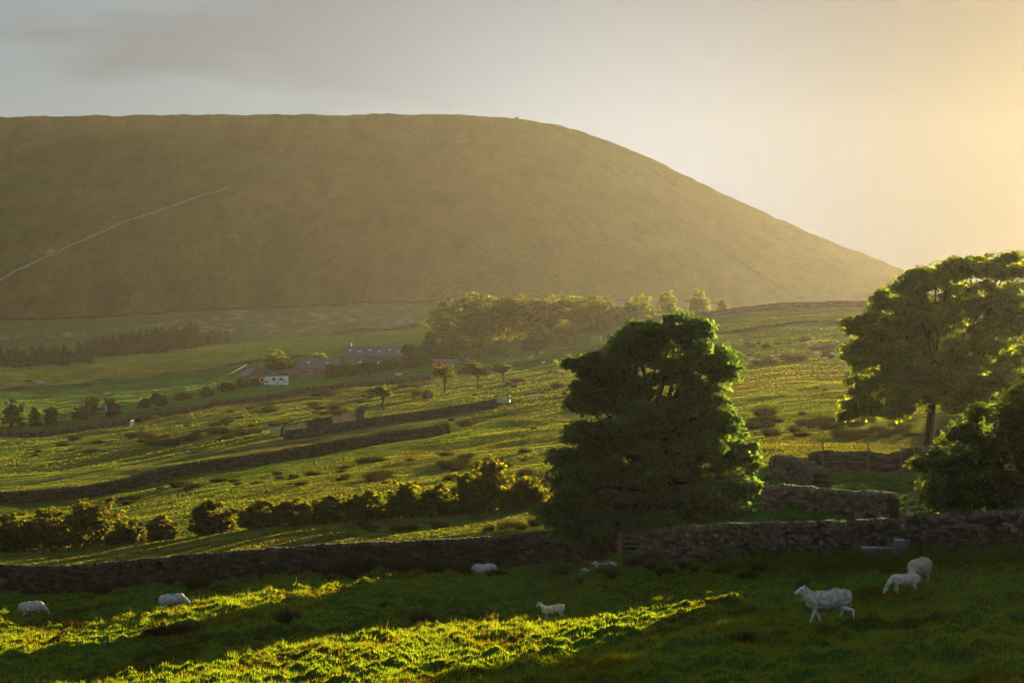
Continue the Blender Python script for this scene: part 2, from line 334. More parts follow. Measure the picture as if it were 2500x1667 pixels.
def tint_hill(x, y):
    y = np.maximum(y, 8.); u = UC+F*x/y; v = VH-F*(zt(x, y)-bumps(x, y))/y
    c = np.tile(np.array([.17, .16, .05]), (len(x), 1))
    n = fbm(x*.008, y*.006, 5); c = mixc(c, (.19, .11, .05), sst(.0, .35, n)*.8); c = mixc(c, (.05, .065, .03), sst(.05, .4, fbm(x*.03+2, y*.012, 4))*.6)
    c = mixc(c, (.045, .04, .025), sst(.22, .42, fbm(x*.055+y*.01, y*.016+3, 4))*.35)      # heather and wet gullies
    for a0, a1, b0, b1 in ((540, 455, 700, 400), (0, 790/1.09, 420, 668), (700, 330, 1080, 300), (150, 420, 520, 350)):
        tt = np.clip((u-a0)/(b0-a0), 0, 1); vv = a1+(b1-a1)*tt+6*np.sin(u*.02)+3*np.sin(u*.07); c = mixc(c, (.22, .17, .09), (1-sst(.8, 2.4, np.abs(v-vv)))*(u > a0)*(u < b0)*.45)
    c = mixc(c, (.07, .13, .03), sst(.05, .5, fbm(x*.006+4, y*.004, 4))*.6)
    # old sunken track down the right shoulder
    t = line(v, [(290, 1270), (390, 1430), (480, 1530), (560, 1640), (640, 1760), (700, 1860)]); dd = np.abs(u-t)
    c = mixc(c, (.05, .04, .025), (1-sst(2, 9, dd))*.75*(v > 285))
    s = (1-sst(8, 16, np.hypot((u-1063)/1.2, v-320))); c = mixc(c, (.24, .15, .09), s)
    s = (1-sst(.6, 1, np.hypot((u-122)/20, (v-578)/7)+.5*n)); c = mixc(c, (.42, .38, .34), s)
    return np.clip(c, .01, 1)

def grid(name, us, ys, mat, tf):
    UU, YY = np.meshgrid(us, ys); X = (UU-UC)/F*YY; V = np.stack([X.ravel(), YY.ravel(), zt(X.ravel(), YY.ravel())], 1)
    nu, ny = len(us), len(ys); i = (np.arange(ny-1)[:, None]*nu+np.arange(nu-1)[None]).ravel()
    Fc = np.stack([i, i+1, i+nu+1, i+nu], 1)
    o = npmesh(name, V, Fc, tf(V[:, 0], V[:, 1]), mat, smooth=True); o['kind'] = 'structure'; return o
us = np.concatenate([np.arange(-2200, -350, 60), np.arange(-350, 2700, 8), np.arange(2700, 3601, 60)]).astype(float)
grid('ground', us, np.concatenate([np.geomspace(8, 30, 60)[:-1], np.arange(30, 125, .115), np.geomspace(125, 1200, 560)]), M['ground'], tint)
ush = np.concatenate([np.arange(-2200, -350, 60), np.arange(-350, 2700, 6), np.arange(2700, 3601, 60)]).astype(float)
grid('hill', ush, np.concatenate([np.linspace(1200, 1640, 190), [1645.]]), M['hill'], tint_hill)

def strip(name, pts, width, mat, lift=.06, step=3):
    """a road or path laid on the land"""
    P = [Vector(p) for p in pts]; dense = []
    for a, b in zip(P[:-1], P[1:]):
        n = max(2, int((b-a).length/step))
        dense += [a.lerp(b, k/n) for k in range(n)]
    dense.append(P[-1]); V = []; Fc = []; n = len(dense)
    for i, p in enumerate(dense):
        t = dense[min(i+1, n-1)]-dense[max(i-1, 0)]; t.z = 0; t.normalize(); q = Vector((-t.y, t.x, 0))
        w = width*(1+.25*float(pn(np.array([p.x*.07]), np.array([p.y*.07]))[0]))
        for k in range(5):
            r = p+q*w*(k/4-.5); V.append((r.x, r.y, Z(r.x, r.y)+lift))
        if i:
            for k in range(4): b = (i-1)*5+k; Fc.append((b, b+1, b+6, b+5))
    o = npmesh(name, V, Fc, None, mat, smooth=True); o['kind'] = 'structure'; return o
strip('road', [at(u, y) for u, y in ((-500, 640), (0, 683), (150, 692), (300, 705), (450, 714), (600, 722), (800, 730))], 6, M['tarmac'], .5)
strip('track', [at(u, y) for u, y in ((-300, 745), (0, 742), (50, 738), (90, 722), (110, 694))], 4, M['tarmac'], .35)
strip('hill_path', [ground(u, v, 1200) for u, v in ((-200, 720), (-60, 670), (0, 644), (60, 614), (120, 586), (180, 560), (240, 533), (300, 510), (370, 485), (440, 461), (530, 430))], 2.6, M['gravel'], .35, 6)
# bare earth by the trough
ec = ground(1960, 1291); V = []; Fc = []
for r in range(9):
    for k in range(36):
        a = 2*math.pi*k/36; q = r/8*(1+.22*math.sin(3*a+1)+.12*math.sin(7*a)); x = ec.x+math.cos(a)*1.9*q; y = ec.y+math.sin(a)*1.5*q
        V.append((x, y, Z(x, y)+.05-.04*(r/8)+(.03*math.sin(x*9)*math.cos(y*7))))
for r in range(8):
    for k in range(36): Fc.append((r*36+k, r*36+(k+1) % 36, (r+1)*36+(k+1) % 36, (r+1)*36+k))
npmesh('bare_earth', V, Fc, None, M['earth'], smooth=True)['kind'] = 'structure'

# ------------------------------------------------------------------ grass blades
def blades(name, n, y0, y1, h0, h1, w, u0=-200, u1=2560, seed=1, drop=None, straw=.2, ypow=1.0):
    r = np.random.default_rng(seed); Y = y0+(y1-y0)*r.random(n)**ypow; U = u0+(u1-u0)*r.random(n)
    X = (U-UC)/F*Y
    if drop is not None: k = ~drop(X, Y, U); X, Y, U = X[k], Y[k], U[k]; n = len(X)
    z = zt(X, Y); c = tint(X, Y)
    clump = fbm(X*1.1+31, Y*.9, 2); long = np.clip(fbm(X*.12+50, Y*.1, 3)*1.6+.4, 0, 1.3)
    h = (h0+(h1-h0)*r.random(n)**1.5)*(.7+.8*np.clip(clump+.3, 0, 1))*(.75+.6*long); w = w*(Y/y0)**.6*(.6+.8*r.random(n))
    a = r.random(n)*2*np.pi; la = r.random(n)*2*np.pi; ln = h*(.15+.5*r.random(n))
    dx, dy = np.cos(a)*w/2, np.sin(a)*w/2
    V = np.empty((n, 3, 3)); V[:, 0] = np.stack([X-dx, Y-dy, z-.02], 1); V[:, 1] = np.stack([X+dx, Y+dy, z-.02], 1)
    V[:, 2] = np.stack([X+np.cos(la)*ln, Y+np.sin(la)*ln, z+h], 1)
    c = c*((.7+.75*r.random((n, 1))) if y0 < 50 else (.86+.35*r.random((n, 1)))); s = (r.random(n) < straw*(.3+long))[:, None]
    c = np.where(s, np.array([[.085, .085, .03]])*(.6+.6*r.random((n, 1))), c)
    tag(npmesh(name, V.reshape(-1, 3), np.arange(3*n).reshape(-1, 3), np.repeat(c, 3, 0), M['grass'] if y0 < 50 else M['fargrass']),
        label={'near_grass': 'short tussocky pasture grass in the foreground field', 'seeding_grass': 'thin straw stalks of seeding grass over the foreground field'}.get(name, 'rough grazing grass beyond the near stone wall'), cat='grass', kind='stuff')
def near_wall_y(U): return np.interp(U, [-500, 0, 600, 1100, 1235, 1420, 1500, 1700, 2100, 2352, 3000], [122, 112, 100, 98.5, 97, 91, 87, 80.5, 72.5, 70, 62])
def dnear(X, Y, U): return (Y > near_wall_y(U)-.45) | (np.hypot((X-ec.x)/1.8, (Y-ec.y)/1.4) < 1)
def dfar(X, Y, U): return Y < near_wall_y(U)+1
blades('near_grass', 1150000, 30, 124, .05, .15, .016, seed=1, drop=dnear, straw=.10, ypow=1.15)
blades('seeding_grass', 15000, 32, 122, .18, .42, .010, seed=2, drop=dnear, straw=.7)
blades('rough_grass', 560000, 74, 300, .04, .09, .035, seed=3, drop=dfar, straw=.12)
blades('far_grass', 220000, 300, 640, .05, .12, .16, seed=4, straw=.08)

# ------------------------------------------------------------------ trees and bushes
LC = {'dark': (.020, .062, .034), 'mid': (.034, .068, .018), 'pale': (.055, .095, .03), 'olive': (.034, .062, .014), 'haw': (.03, .052, .013), 'purple': (.04, .028, .026), 'conifer': (.022, .04, .022), 'lime': (.06, .11, .02)}
def lobes_world(lob, Y, seed=0, depth=.9):
    r = random.Random(seed); out = []
    for q in lob:
        u, v, ru, rv = q[:4]; dy = q[4] if len(q) > 4 else None; s = Y/F
        if dy is None: dy = r.uniform(-.8, .8)*max(0, .9*np.mean([a[2] for a in lob])*s)
        yy = Y+dy; out.append((Vector(((u-UC)/F*yy, yy, (VH-v)/F*yy)), ru*s, max(ru, rv)*s*depth, rv*s))
    return out
def foliage(name, lobes, n, size, col, parent, seed=0, clump=.45, flat=.5, mat='leaf', shell=.55, per=34, ragged=1.0, fringe=0):
    r = np.random.default_rng(seed+100); org = np.array(parent.location)
    area = np.array([(a*b+b*c+a*c) for _, a, b, c in lobes]); k = r.choice(len(lobes), max(1, n//per), p=area/area.sum())
    if fringe:
        ex = []; rf_ = random.Random(seed+5)
        for l in lobes:
            for q in range(fringe):
                v_ = Vector((rf_.gauss(0, 1), rf_.gauss(0, 1), rf_.gauss(0, .8))).normalized(); w_ = rf_.uniform(.18, .36)
                ex.append((l[0]+Vector((v_.x*l[1], v_.y*l[2], v_.z*l[3]))*rf_.uniform(.95, 1.18), l[1]*w_*1.3, l[2]*w_*1.3, l[3]*w_*.8))
        lobes = lobes+ex; area = np.array([(a*b+b*c+a*c)*(2.2 if i >= len(lobes)-len(ex) else 1) for i, (_, a, b, c) in enumerate(lobes)]); k = r.choice(len(lobes), max(1, n//per), p=area/area.sum())
    ctr = np.array([list(l[0]) for l in lobes])[k]; rad = np.array([[l[1], l[2], l[3]] for l in lobes])[k]
    d = r.normal(size=(len(k), 3)); d /= np.linalg.norm(d, axis=1)[:, None]
    rr = (shell+(1-shell)*r.random(len(k))**.6)*(1+.16*ragged*r.normal(size=len(k))*(r.random(len(k)) < .5))
    cc = ctr+d*rad*rr[:, None]
    cs = clump*(.55+.9*r.random(len(k)))
    m = len(k)*per; o = r.normal(size=(m, 3)); o /= np.linalg.norm(o, axis=1)[:, None]; o *= (r.random(m)**.45)[:, None]
    ci = np.repeat(np.arange(len(k)), per); o *= cs[ci][:, None]*np.array([1, 1, flat])
    o[:, 2] -= .35*(np.hypot(o[:, 0], o[:, 1])**2)/np.maximum(cs[ci], .01)*.6
    P = cc[ci]+o-org
    out_ = d[ci]+np.array([0, 0, .7]); nrm = out_*.85+r.normal(size=(m, 3))*.5; nrm /= np.linalg.norm(nrm, axis=1)[:, None]
    t = np.cross(nrm, r.normal(size=(m, 3))); t /= np.linalg.norm(t, axis=1)[:, None]; b = np.cross(nrm, t)
    sz = size*(.6+.8*r.random(m))[:, None]
    V = np.empty((m, 4, 3)); V[:, 0] = P-t*sz*.62; V[:, 1] = P-b*sz*.42+nrm*sz*.08; V[:, 2] = P+t*sz*.62; V[:, 3] = P+b*sz*.42+nrm*sz*.08
    cl = (.72+.6*r.random(len(k)))[ci][:, None]*(.75+.5*r.random((m, 1)))*np.array(col)[None]
    cl = cl*(1+np.array([.25, .05, -.1])[None]*r.normal(size=(m, 1))*.5)
    return npmesh(name, V.reshape(-1, 3), np.arange(4*m).reshape(-1, 4), np.repeat(np.clip(cl, .005, 1), 4, 0), M[mat], parent), cc
def wiggle(a, b, n, amp, r):
    P = [a.lerp(b, k/n) for k in range(n+1)]; L_ = (b-a).length
    for k in range(1, n): P[k] = P[k]+Vector((r.uniform(-1, 1), r.uniform(-1, 1), r.uniform(-.5, .8)))*amp*L_/n
    return P
def tree(name, base, lobes, n, size, col, label, cat='tree', group=None, seed=0, trunk_r=.3, stems=1, clump=.45, per=34, twigs=70, shell=.55, flat=.5, fork=.35, ragged=1.0, lean=0, fringe=0):
    e = empty(name, base); tag(e, label, cat, group); r = random.Random(seed)
    fo, cc = foliage('crown', lobes, n, size, LC[col] if isinstance(col, str) else col, e, seed, clump, flat, shell=shell, per=per, ragged=ragged, fringe=fringe, mat='leaf' if base[1] < 200 else 'farleaf')
    mb = MB(); top = sum((l[0] for l in lobes), Vector())/len(lobes)-base
    zs = max(l[0].z for l in lobes)-base.z
    for s in range(stems):
        off = Vector((r.uniform(-.5, .5)*(stems > 1)*trunk_r*4, r.uniform(-.5, .5)*(stems > 1)*trunk_r*3, -.3))
        fk = Vector((top.x*fork+off.x+lean*zs*fork, top.y*fork+off.y, zs*fork)); t = Vector((top.x+off.x*3, top.y+off.y*2, zs*.9))
        P = wiggle(off, fk, 4, .10, r)+wiggle(fk, t, 5, .16, r)[1:]
        mb.tube(P, [trunk_r*(1.25 if i == 0 else 1)*(1-.085*i) for i in range(len(P))], 9)
    tr = mb.build('trunk', M['bark'], e, True); mb = MB()
    mains = []
    for (c, a, b, d) in lobes:
        q = c-base; h = min(max(fork*zs, q.z*.45), q.z-.1 if q.z > .3 else q.z*.5); f_ = min(1, h/max(zs, .1)); st = Vector((top.x*f_, top.y*f_, h))
        P = wiggle(st, q, 5, .16, r); mains.append(P); mb.tube(P, [trunk_r*(.30-.045*i) for i in range(6)], 6)
    for i in range(min(twigs, len(cc))):
        q = Vector(cc[r.randrange(len(cc))])-base; P = min(mains, key=lambda m: (m[4]-q).length); st = P[r.choice((2, 3, 4))]
        mb.tube(wiggle(st, q, 3, .2, r), [trunk_r*.13, trunk_r*.09, trunk_r*.06, trunk_r*.03], 4)
    mb.build('branches', M['bark'], e, True); return e
# the broad sycamore in the middle
mid = [(1480, 765, 58, 30), (1560, 748, 48, 30), (1600, 770, 28, 48), (1430, 800, 40, 30), (1500, 800, 50, 32), (1590, 815, 44, 34),
       (1360, 838, 46, 36), (1415, 860, 62, 36), (1340, 888, 34, 30), (1340, 925, 30, 22), (1395, 915, 44, 30), (1465, 885, 38, 26), (1650, 815, 40, 26), (1655, 850, 34, 24), (1560, 850, 24, 24), (1525, 842, 24, 16), (1612, 846, 22, 20), (1596, 888, 24, 18), (1560, 878, 26, 12), (1520, 868, 20, 14), (1640, 895, 34, 30),
       (1480, 950, 90, 42), (1400, 990, 84, 40), (1575, 950, 66, 44), (1650, 950, 44, 40), (1340, 990, 40, 22), (1620, 925, 40, 36),
       (1560, 1025, 110, 62), (1430, 1055, 120, 60), (1310, 1040, 52, 46), (1665, 1010, 66, 46), (1725, 1050, 42, 32),
       (1320, 1110, 74, 60), (1440, 1130, 110, 60), (1560, 1120, 110, 62), (1680, 1095, 60, 50), (1285, 1180, 46, 44),
       (1380, 1200, 90, 46), (1500, 1205, 100, 42), (1610, 1165, 80, 46), (1680, 1150, 36, 30), (1330, 1225, 60, 26), (1560, 1225, 70, 24)]
mb_ = at(1470, 92)
tree('sycamore_tree', mb_, [(c, a*.86, b*.86, d*.86) for c, a, b, d in lobes_world(mid, 92, 3, .95)], 125000, .19, 'dark', 'broad bushy dark sycamore behind the near wall in the middle, lit yellow on its right', seed=5, trunk_r=.34, stems=3, clump=.50, twigs=220, fork=.25, shell=.5, flat=.36, ragged=1.4, per=40, fringe=6)
# the taller tree at the right
rgt = [(1990, 745, 46, 26), (2050, 690, 60, 36), (2110, 650, 55, 30), (2180, 625, 60, 30), (2260, 608, 60, 28), (2330, 615, 55, 30),
       (2040, 760, 75, 45), (2130, 720, 80, 50), (2230, 690, 85, 55), (2330, 690, 70, 60), (1985, 810, 50, 36), (2000, 870, 58, 36), (2080, 830, 85, 50), (2190, 790, 90, 60), (2310, 780, 90, 60),
       (1985, 930, 48, 30), (2070, 905, 75, 42), (2160, 880, 80, 50), (2270, 860, 80, 50), (2350, 860, 50, 50), (2050, 940, 50, 18), (2230, 920, 60, 30)]
rb = at(2128, 134)
tree('ash_tree', rb, [(c, a*.92, b*.92, d*.95) for c, a, b, d in lobes_world(rgt, 134, 8, 1.0)], 95000, .24, (.038, .084, .024), 'tall spreading tree at the right edge with bare trunk and gaps of golden leaves', seed=9, trunk_r=.21, stems=2, clump=.50, twigs=240, fork=.3, shell=.4, lean=.02, fringe=5, ragged=1.3)
bsh = [(2165, 1085, 50, 55), (2150, 1135, 38, 34), (2215, 1030, 55, 60), (2290, 985, 65, 60), (2360, 930, 60, 55), (2230, 1110, 80, 55), (2320, 1070, 90, 70), (2400, 1010, 80, 90), (2340, 1130, 90, 45), (2440, 1100, 70, 70)]
tree('holly_bush', at(2290, 77), lobes_world(bsh, 77, 4, 1.0), 80000, .12, (.020, .052, .022), 'big dark rounded bush behind the wall, below the tall right tree', 'bush', seed=12, trunk_r=.16, stems=4, clump=.32, twigs=60, fork=.2, shell=.6, fringe=5)
# further trees of the same belt, past the right edge of the photograph (they throw the shade over the near field)
for i, (x, y, h, w_) in enumerate(((28, 81, 11, 4.6), (25.5, 71, 11, 4.6), (33, 77, 12, 5), (39, 84, 13, 5), (48, 80, 13, 5.5), (57, 88, 14, 6), (34, 65, 11, 4.6), (43, 70, 12, 5), (27, 61, 9, 4.4), (64, 79, 12, 6))):
    b = Vector((x, y, Z(x, y))); r = random.Random(i)
    lb = [(b+Vector((r.uniform(-.6, .6)*w_, r.uniform(-.6, .6)*w_, h*r.uniform(.25, .85))), w_*.5, w_*.5, h*.2) for k in range(12)]
    tree('belt_tree', b, lb, 16000, .34, 'dark', 'dark tree in the belt beyond the right edge', group='belt trees beyond the right edge', seed=40+i, trunk_r=.3, clump=.7, twigs=20)

def bush(name, u, vt, vb, hw, Y, col, label, group=None, seed=0, cat='bush', n=9000, size=None, stems=3, trunk_r=None, open_=False, sprout=0, ragged=1.0, clumpf=.16):
    s = Y/F; r = random.Random(seed*7+3); h = (vb-vt)*s; w_ = hw*s
    X = (u-UC)/F*Y; b = Vector((X, Y, Z(X, Y))); zb = (VH-vb)*s; zt_ = (VH-vt)*s
    if abs(zb-b.z) < h*1.2: zt_ = b.z+h if b.z > zb else zt_
    h = zt_-b.z; lb = []
    k = 9 if not open_ else 10
    for i in range(k):
        a = 2*math.pi*i/k+r.uniform(-.3, .3); rad = r.uniform(.3, .62) if i else 0; hh = r.uniform(.25, .62) if i % 3 else r.uniform(.55, .8)
        if open_: hh = r.uniform(.62, .86)
        rr = w_*(r.uniform(.34, .5) if not sprout else r.uniform(.2, .5)); rz_ = min(h*.32, rr*1.0)*(.7 if open_ else 1)
        lb.append((b+Vector((math.cos(a)*rad*w_, math.sin(a)*rad*w_*.8, h*hh*1.0)), rr, rr, min(rz_, h*(1-hh)+.02) if not open_ else rz_))
    
    for i in range(5): a = 2*math.pi*i/5; lb.append((b+Vector((math.cos(a)*w_*.55, math.sin(a)*w_*.4, h*.2)), w_*.4, w_*.4, h*.2)) if not open_ else None
    if sprout:
        for i in range(sprout):
            a = r.uniform(0, 6.28); q = r.uniform(0, .95)*w_; hq = h*(r.uniform(.82, 1.12) if q < w_*.6 else r.uniform(.5, .85)); lb.append((b+Vector((math.cos(a)*q, math.sin(a)*q*.7, hq)), w_*.10, w_*.10, h*r.uniform(.08, .16)))
    sz = size or max(.07, Y*.0021)
    return tree(name, b, lb, n, sz, col, label, cat, group, seed=seed, trunk_r=trunk_r or max(.04, h*.035), stems=stems, clump=max(sz*1.6, w_*clumpf), per=24, twigs=25 if Y < 400 else 0, shell=.4, fork=.3 if open_ else .15, ragged=ragged)
# hawthorn hedge beyond the near wall
hedge = [(20, 1188, 1275, 60, 150, 'first bush of the hawthorn hedge, cut by the left edge'), (110, 1180, 1272, 70, 150, 'low dark bush second from the left in the hedge'),
         (215, 1163, 1265, 78, 149, 'widest dark hedge bush with a brown tinged top, near the left end'), (300, 1200, 1255, 50, 148, 'low sloping hedge bush right of the widest dark one'),
         (372, 1190, 1250, 32, 147, 'small upright hedge bush standing in a gap'), (488, 1167, 1242, 50, 146, 'round isolated dome shaped hawthorn bush in the hedge'),
         (600, 1168, 1230, 48, 144, 'hedge bush just right of the gap after the dome shaped one'), (680, 1163, 1222, 52, 143, 'low hedge bush with yellow tips below the dark rush patches'),
         (765, 1152, 1217, 50, 142, 'hedge bush left of the pale sprouting one'), (850, 1146, 1212, 52, 141, 'spreading low yellow green hedge bush'),
         (935, 1126, 1205, 48, 140, 'hedge bush with pale yellow shoots sprouting at its top'), (1010, 1130, 1200, 46, 139, 'dark hedge bush left of the tallest hawthorn'),
         (1075, 1105, 1196, 48, 138, 'hawthorn leaning on the left side of the tallest one'), (1130, 1080, 1193, 60, 137, 'tallest hawthorn of the hedge with bright yellow shoots'),
         (1210, 1118, 1190, 50, 136, 'last hawthorn of the hedge beside the big sycamore')]
for i, (u, a, b, w_, y, lab) in enumerate(hedge):
    bush('hawthorn_bush', u, a+10, b, w_*1.2, y, (.026, .045, .013) if i < 6 else (.036, .064, .014), lab, 'hawthorn hedge beyond the near wall', i+1, n=14000, size=.16, sprout=24 if i > 6 else 16, ragged=2.6, clumpf=.09)
# small hawthorns standing alone on the rough field
for i, (u, a, b, w_, y, lab) in enumerate(((1022, 838, 888, 34, 400, 'windblown hawthorn with ragged crown, left of two umbrella shaped ones'), (1098, 828, 870, 36, 420, 'umbrella shaped hawthorn, middle of three below the pink shed'),
                                       (1156, 833, 866, 28, 425, 'small hawthorn with forked trunk, right of the umbrella shaped one'), (880, 880, 928, 26, 345, 'lone thin hawthorn growing out of a stony mound'))):
    bush('hawthorn_tree', u, a, b, w_, y, 'olive', lab, 'lone hawthorns on the rough field', 60+i, 'tree', n=3000, size=.32, stems=1, trunk_r=.22, open_=True)
# bushes on the field edge at left
for i, (u, a, b, w_, y, lab) in enumerate(((28, 915, 966, 34, 500, 'big round dark bush cut by the left edge'), (80, 930, 956, 12, 505, 'thin pale sapling right of the big round bush'), (118, 927, 953, 17, 508, 'small round bush between the sapling and the pole'),
        (190, 928, 946, 26, 512, 'low bush left of the transformer pole'), (212, 908, 944, 28, 530, 'tall dark bush just left of the transformer pole'), (258, 910, 938, 22, 515, 'dark bush just right of the transformer pole'),
        (333, 910, 926, 16, 530, 'low small bush beside a larger dark one'), (366, 898, 922, 18, 532, 'dark ragged bush above the two horses'), (424, 900, 915, 22, 555, 'low sprawling bush on the green field edge'),
        (476, 884, 903, 15, 565, 'small round bush left of the cottage pole'), (520, 878, 900, 20, 590, 'garden bush at the foot of the cottage pole'), (556, 870, 893, 20, 588, 'yellow green garden bush in front of the cottage'),
        (585, 874, 894, 9, 590, 'narrow dark shrub against the cottage gable'))):
    bush('bush', u, a, b, w_, y, ('haw', 'mid')[i % 2], lab, 'bushes along the field edge', 80+i, n=2200, size=.42)
# farm trees
farm = [('tree', 641, 800, 866, 46, 625, 'mid', 'round dense tree behind the white motorhome'), ('tree', 700, 826, 860, 30, 640, 'mid', 'low tree right of the round tree behind the motorhome'), ('tree', 736, 812, 845, 28, 655, 'lime', 'bright yellow tree behind the stone barn'),
        ('tree', 762, 833, 868, 14, 600, 'mid', 'upright conifer like bush against the front of the barn'), ('hedge_bush', 800, 838, 866, 30, 605, 'mid', 'clipped garden hedge before the long barn, left part'), ('hedge_bush', 850, 830, 860, 34, 606, 'mid', 'clipped garden hedge before the long barn, middle part'),
        ('hedge_bush', 900, 828, 852, 28, 608, 'mid', 'clipped garden hedge before the long barn, right part'), ('tree', 860, 796, 815, 34, 690, 'lime', 'sunlit treetop showing over the long slate roof'),
        ('tree', 945, 775, 838, 26, 618, 'mid', 'oval tree right of the long slate roof'), ('tree', 990, 762, 832, 30, 622, 'mid', 'leafy tree above the left end of the pink shed'), ('tree', 1045, 738, 826, 46, 625, 'pale', 'large pale round willow at the left of the grove'),
        ('tree', 1090, 788, 824, 12, 606, 'lime', 'narrow cone shaped tree right of the pink shed'), ('tree', 1128, 780, 822, 22, 612, 'pale', 'small pale tree right of the cone shaped one'), ('tree', 1152, 788, 816, 12, 612, 'lime', 'tiny yellow green tree by the fence'),
        ('tree', 1240, 765, 810, 34, 625, 'mid', 'low green tree under the dark grove beside the copper shrub'), ('shrub', 1225, 780, 812, 28, 622, 'purple', 'copper leaved shrub under the grove'), ('tree', 1298, 742, 806, 28, 618, 'pale', 'pale rounded tree in front of the right end of the grove')]
for i, (nm, u, a, b, w_, y, c, lab) in enumerate(farm):
    bush(nm, u, a, b, w_, y, c, lab, 'farm garden trees', 120+i, 'tree' if nm == 'tree' else 'shrub', n=7000, size=.5, stems=1, trunk_r=.25)
grove = [(1050, 690, 800, 60, 660, 'outermost tree of the dark grove with boughs reaching left'), (1105, 675, 800, 66, 668, 'tallest tree on the left of the dark grove'), (1165, 682, 800, 60, 672, 'tree in the middle left of the dark grove'), (1220, 674, 798, 62, 676, 'tree in the middle of the dark grove'),
         (1280, 682, 796, 60, 672, 'tree in the middle right of the dark grove'), (1335, 680, 792, 62, 668, 'broad golden edged tree on the right of the dark grove'), (1372, 682, 790, 48, 664, 'last dark tree at the right end of the grove'), (1405, 702, 788, 30, 670, 'pale hazy golden tree just past the right end of the grove')]
for i, (u, a, b, w_, y, lab) in enumerate(grove):
    r = random.Random(i+900); s = y/F; base = at(u, y); lb = []
    for k in range(26):
        t = (k % 13)/12*2-1; lb.append((Vector(((u+t*w_-UC)/F*y, y+r.uniform(-4, 4), (VH-(a+6+38*t*t+r.uniform(0, 22)+(34 if k > 12 else 0)))*s)), r.uniform(18, 28)*s, 3.5, r.uniform(12, 20)*s))
    tree('grove_tree', base, lb, 13000, .5, ((.038, .075, .015), (.046, .086, .018), (.038, .070, .018), (.050, .062, .026), (.046, .080, .016), (.056, .10, .018), (.044, .08, .016), (.07, .13, .022))[i], lab, group='grove behind the farm', seed=900+i, trunk_r=.35, clump=.9, per=24, twigs=30, fork=.45, shell=.35, flat=.45, fringe=3)
for i, (u, a, b, w_, y, lab) in enumerate(((1455, 722, 775, 34, 680, 'hazy tree left of the sycamore top'), (1475, 706, 772, 38, 690, 'tall hazy golden tree behind the sycamore top'), (1535, 704, 768, 30, 690, 'thin hazy golden tree above the middle of the sycamore'), (1605, 704, 760, 26, 690, 'golden tree peeping over the right shoulder of the sycamore'), (1660, 718, 757, 9, 640, 'small golden sapling on the skyline wall'))):
    bush('tree', u, a, b, w_, y, 'lime', lab, 'hazy golden trees behind the sycamore', 300+i, 'tree', n=4200, size=.5, stems=1, trunk_r=.25)
# conifer plantation: a far wood that reads as one mass
pr = random.Random(5); pl_e = at(250, 915); lobp = []
def conifers():
    V = []; Fc = []; C = []; r = np.random.default_rng(77)
    for i in range(420):
        if i < 150: u = r.uniform(-60, 205); y = r.uniform(865, 905); h = r.uniform(5, 8.5)
        elif i < 370: u = r.uniform(208, 455); y = r.uniform(905, 935); h = r.uniform(6.5, 10.5)*np.interp(u, [208, 300, 455], [.8, 1, 1.05])
        else: u = r.uniform(455, 525); y = r.uniform(925, 945); h = r.uniform(4, 6)
        x = (u-UC)/F*y; z = Z(x, y); shade = r.uniform(.7, 1.3)
        for k in range(70):
            t = r.random()**.8; a = r.random()*6.283; rad = (1-t)*h*.34+.2; px, py, pz = x+math.cos(a)*rad, y+math.sin(a)*rad, z+t*h
            s_ = 1.1*(1-t*.5); b = len(V); dx, dy = -math.sin(a)*s_*.5, math.cos(a)*s_*.5
            V += [(px-dx, py-dy, pz-.25), (px+dx, py+dy, pz-.25), (x+math.cos(a)*rad*.2, y+math.sin(a)*rad*.2, pz+s_*.9)]; Fc.append((b, b+1, b+2)); C += [tuple(np.array(LC['conifer'])*shade*r.uniform(.8, 1.2))]*3
    return npmesh('conifer_plantation', V, Fc, np.array(C), M['rush'])
tag(conifers(), 'dark conifer plantation along the foot of the hill at left', 'wood', kind='stuff')

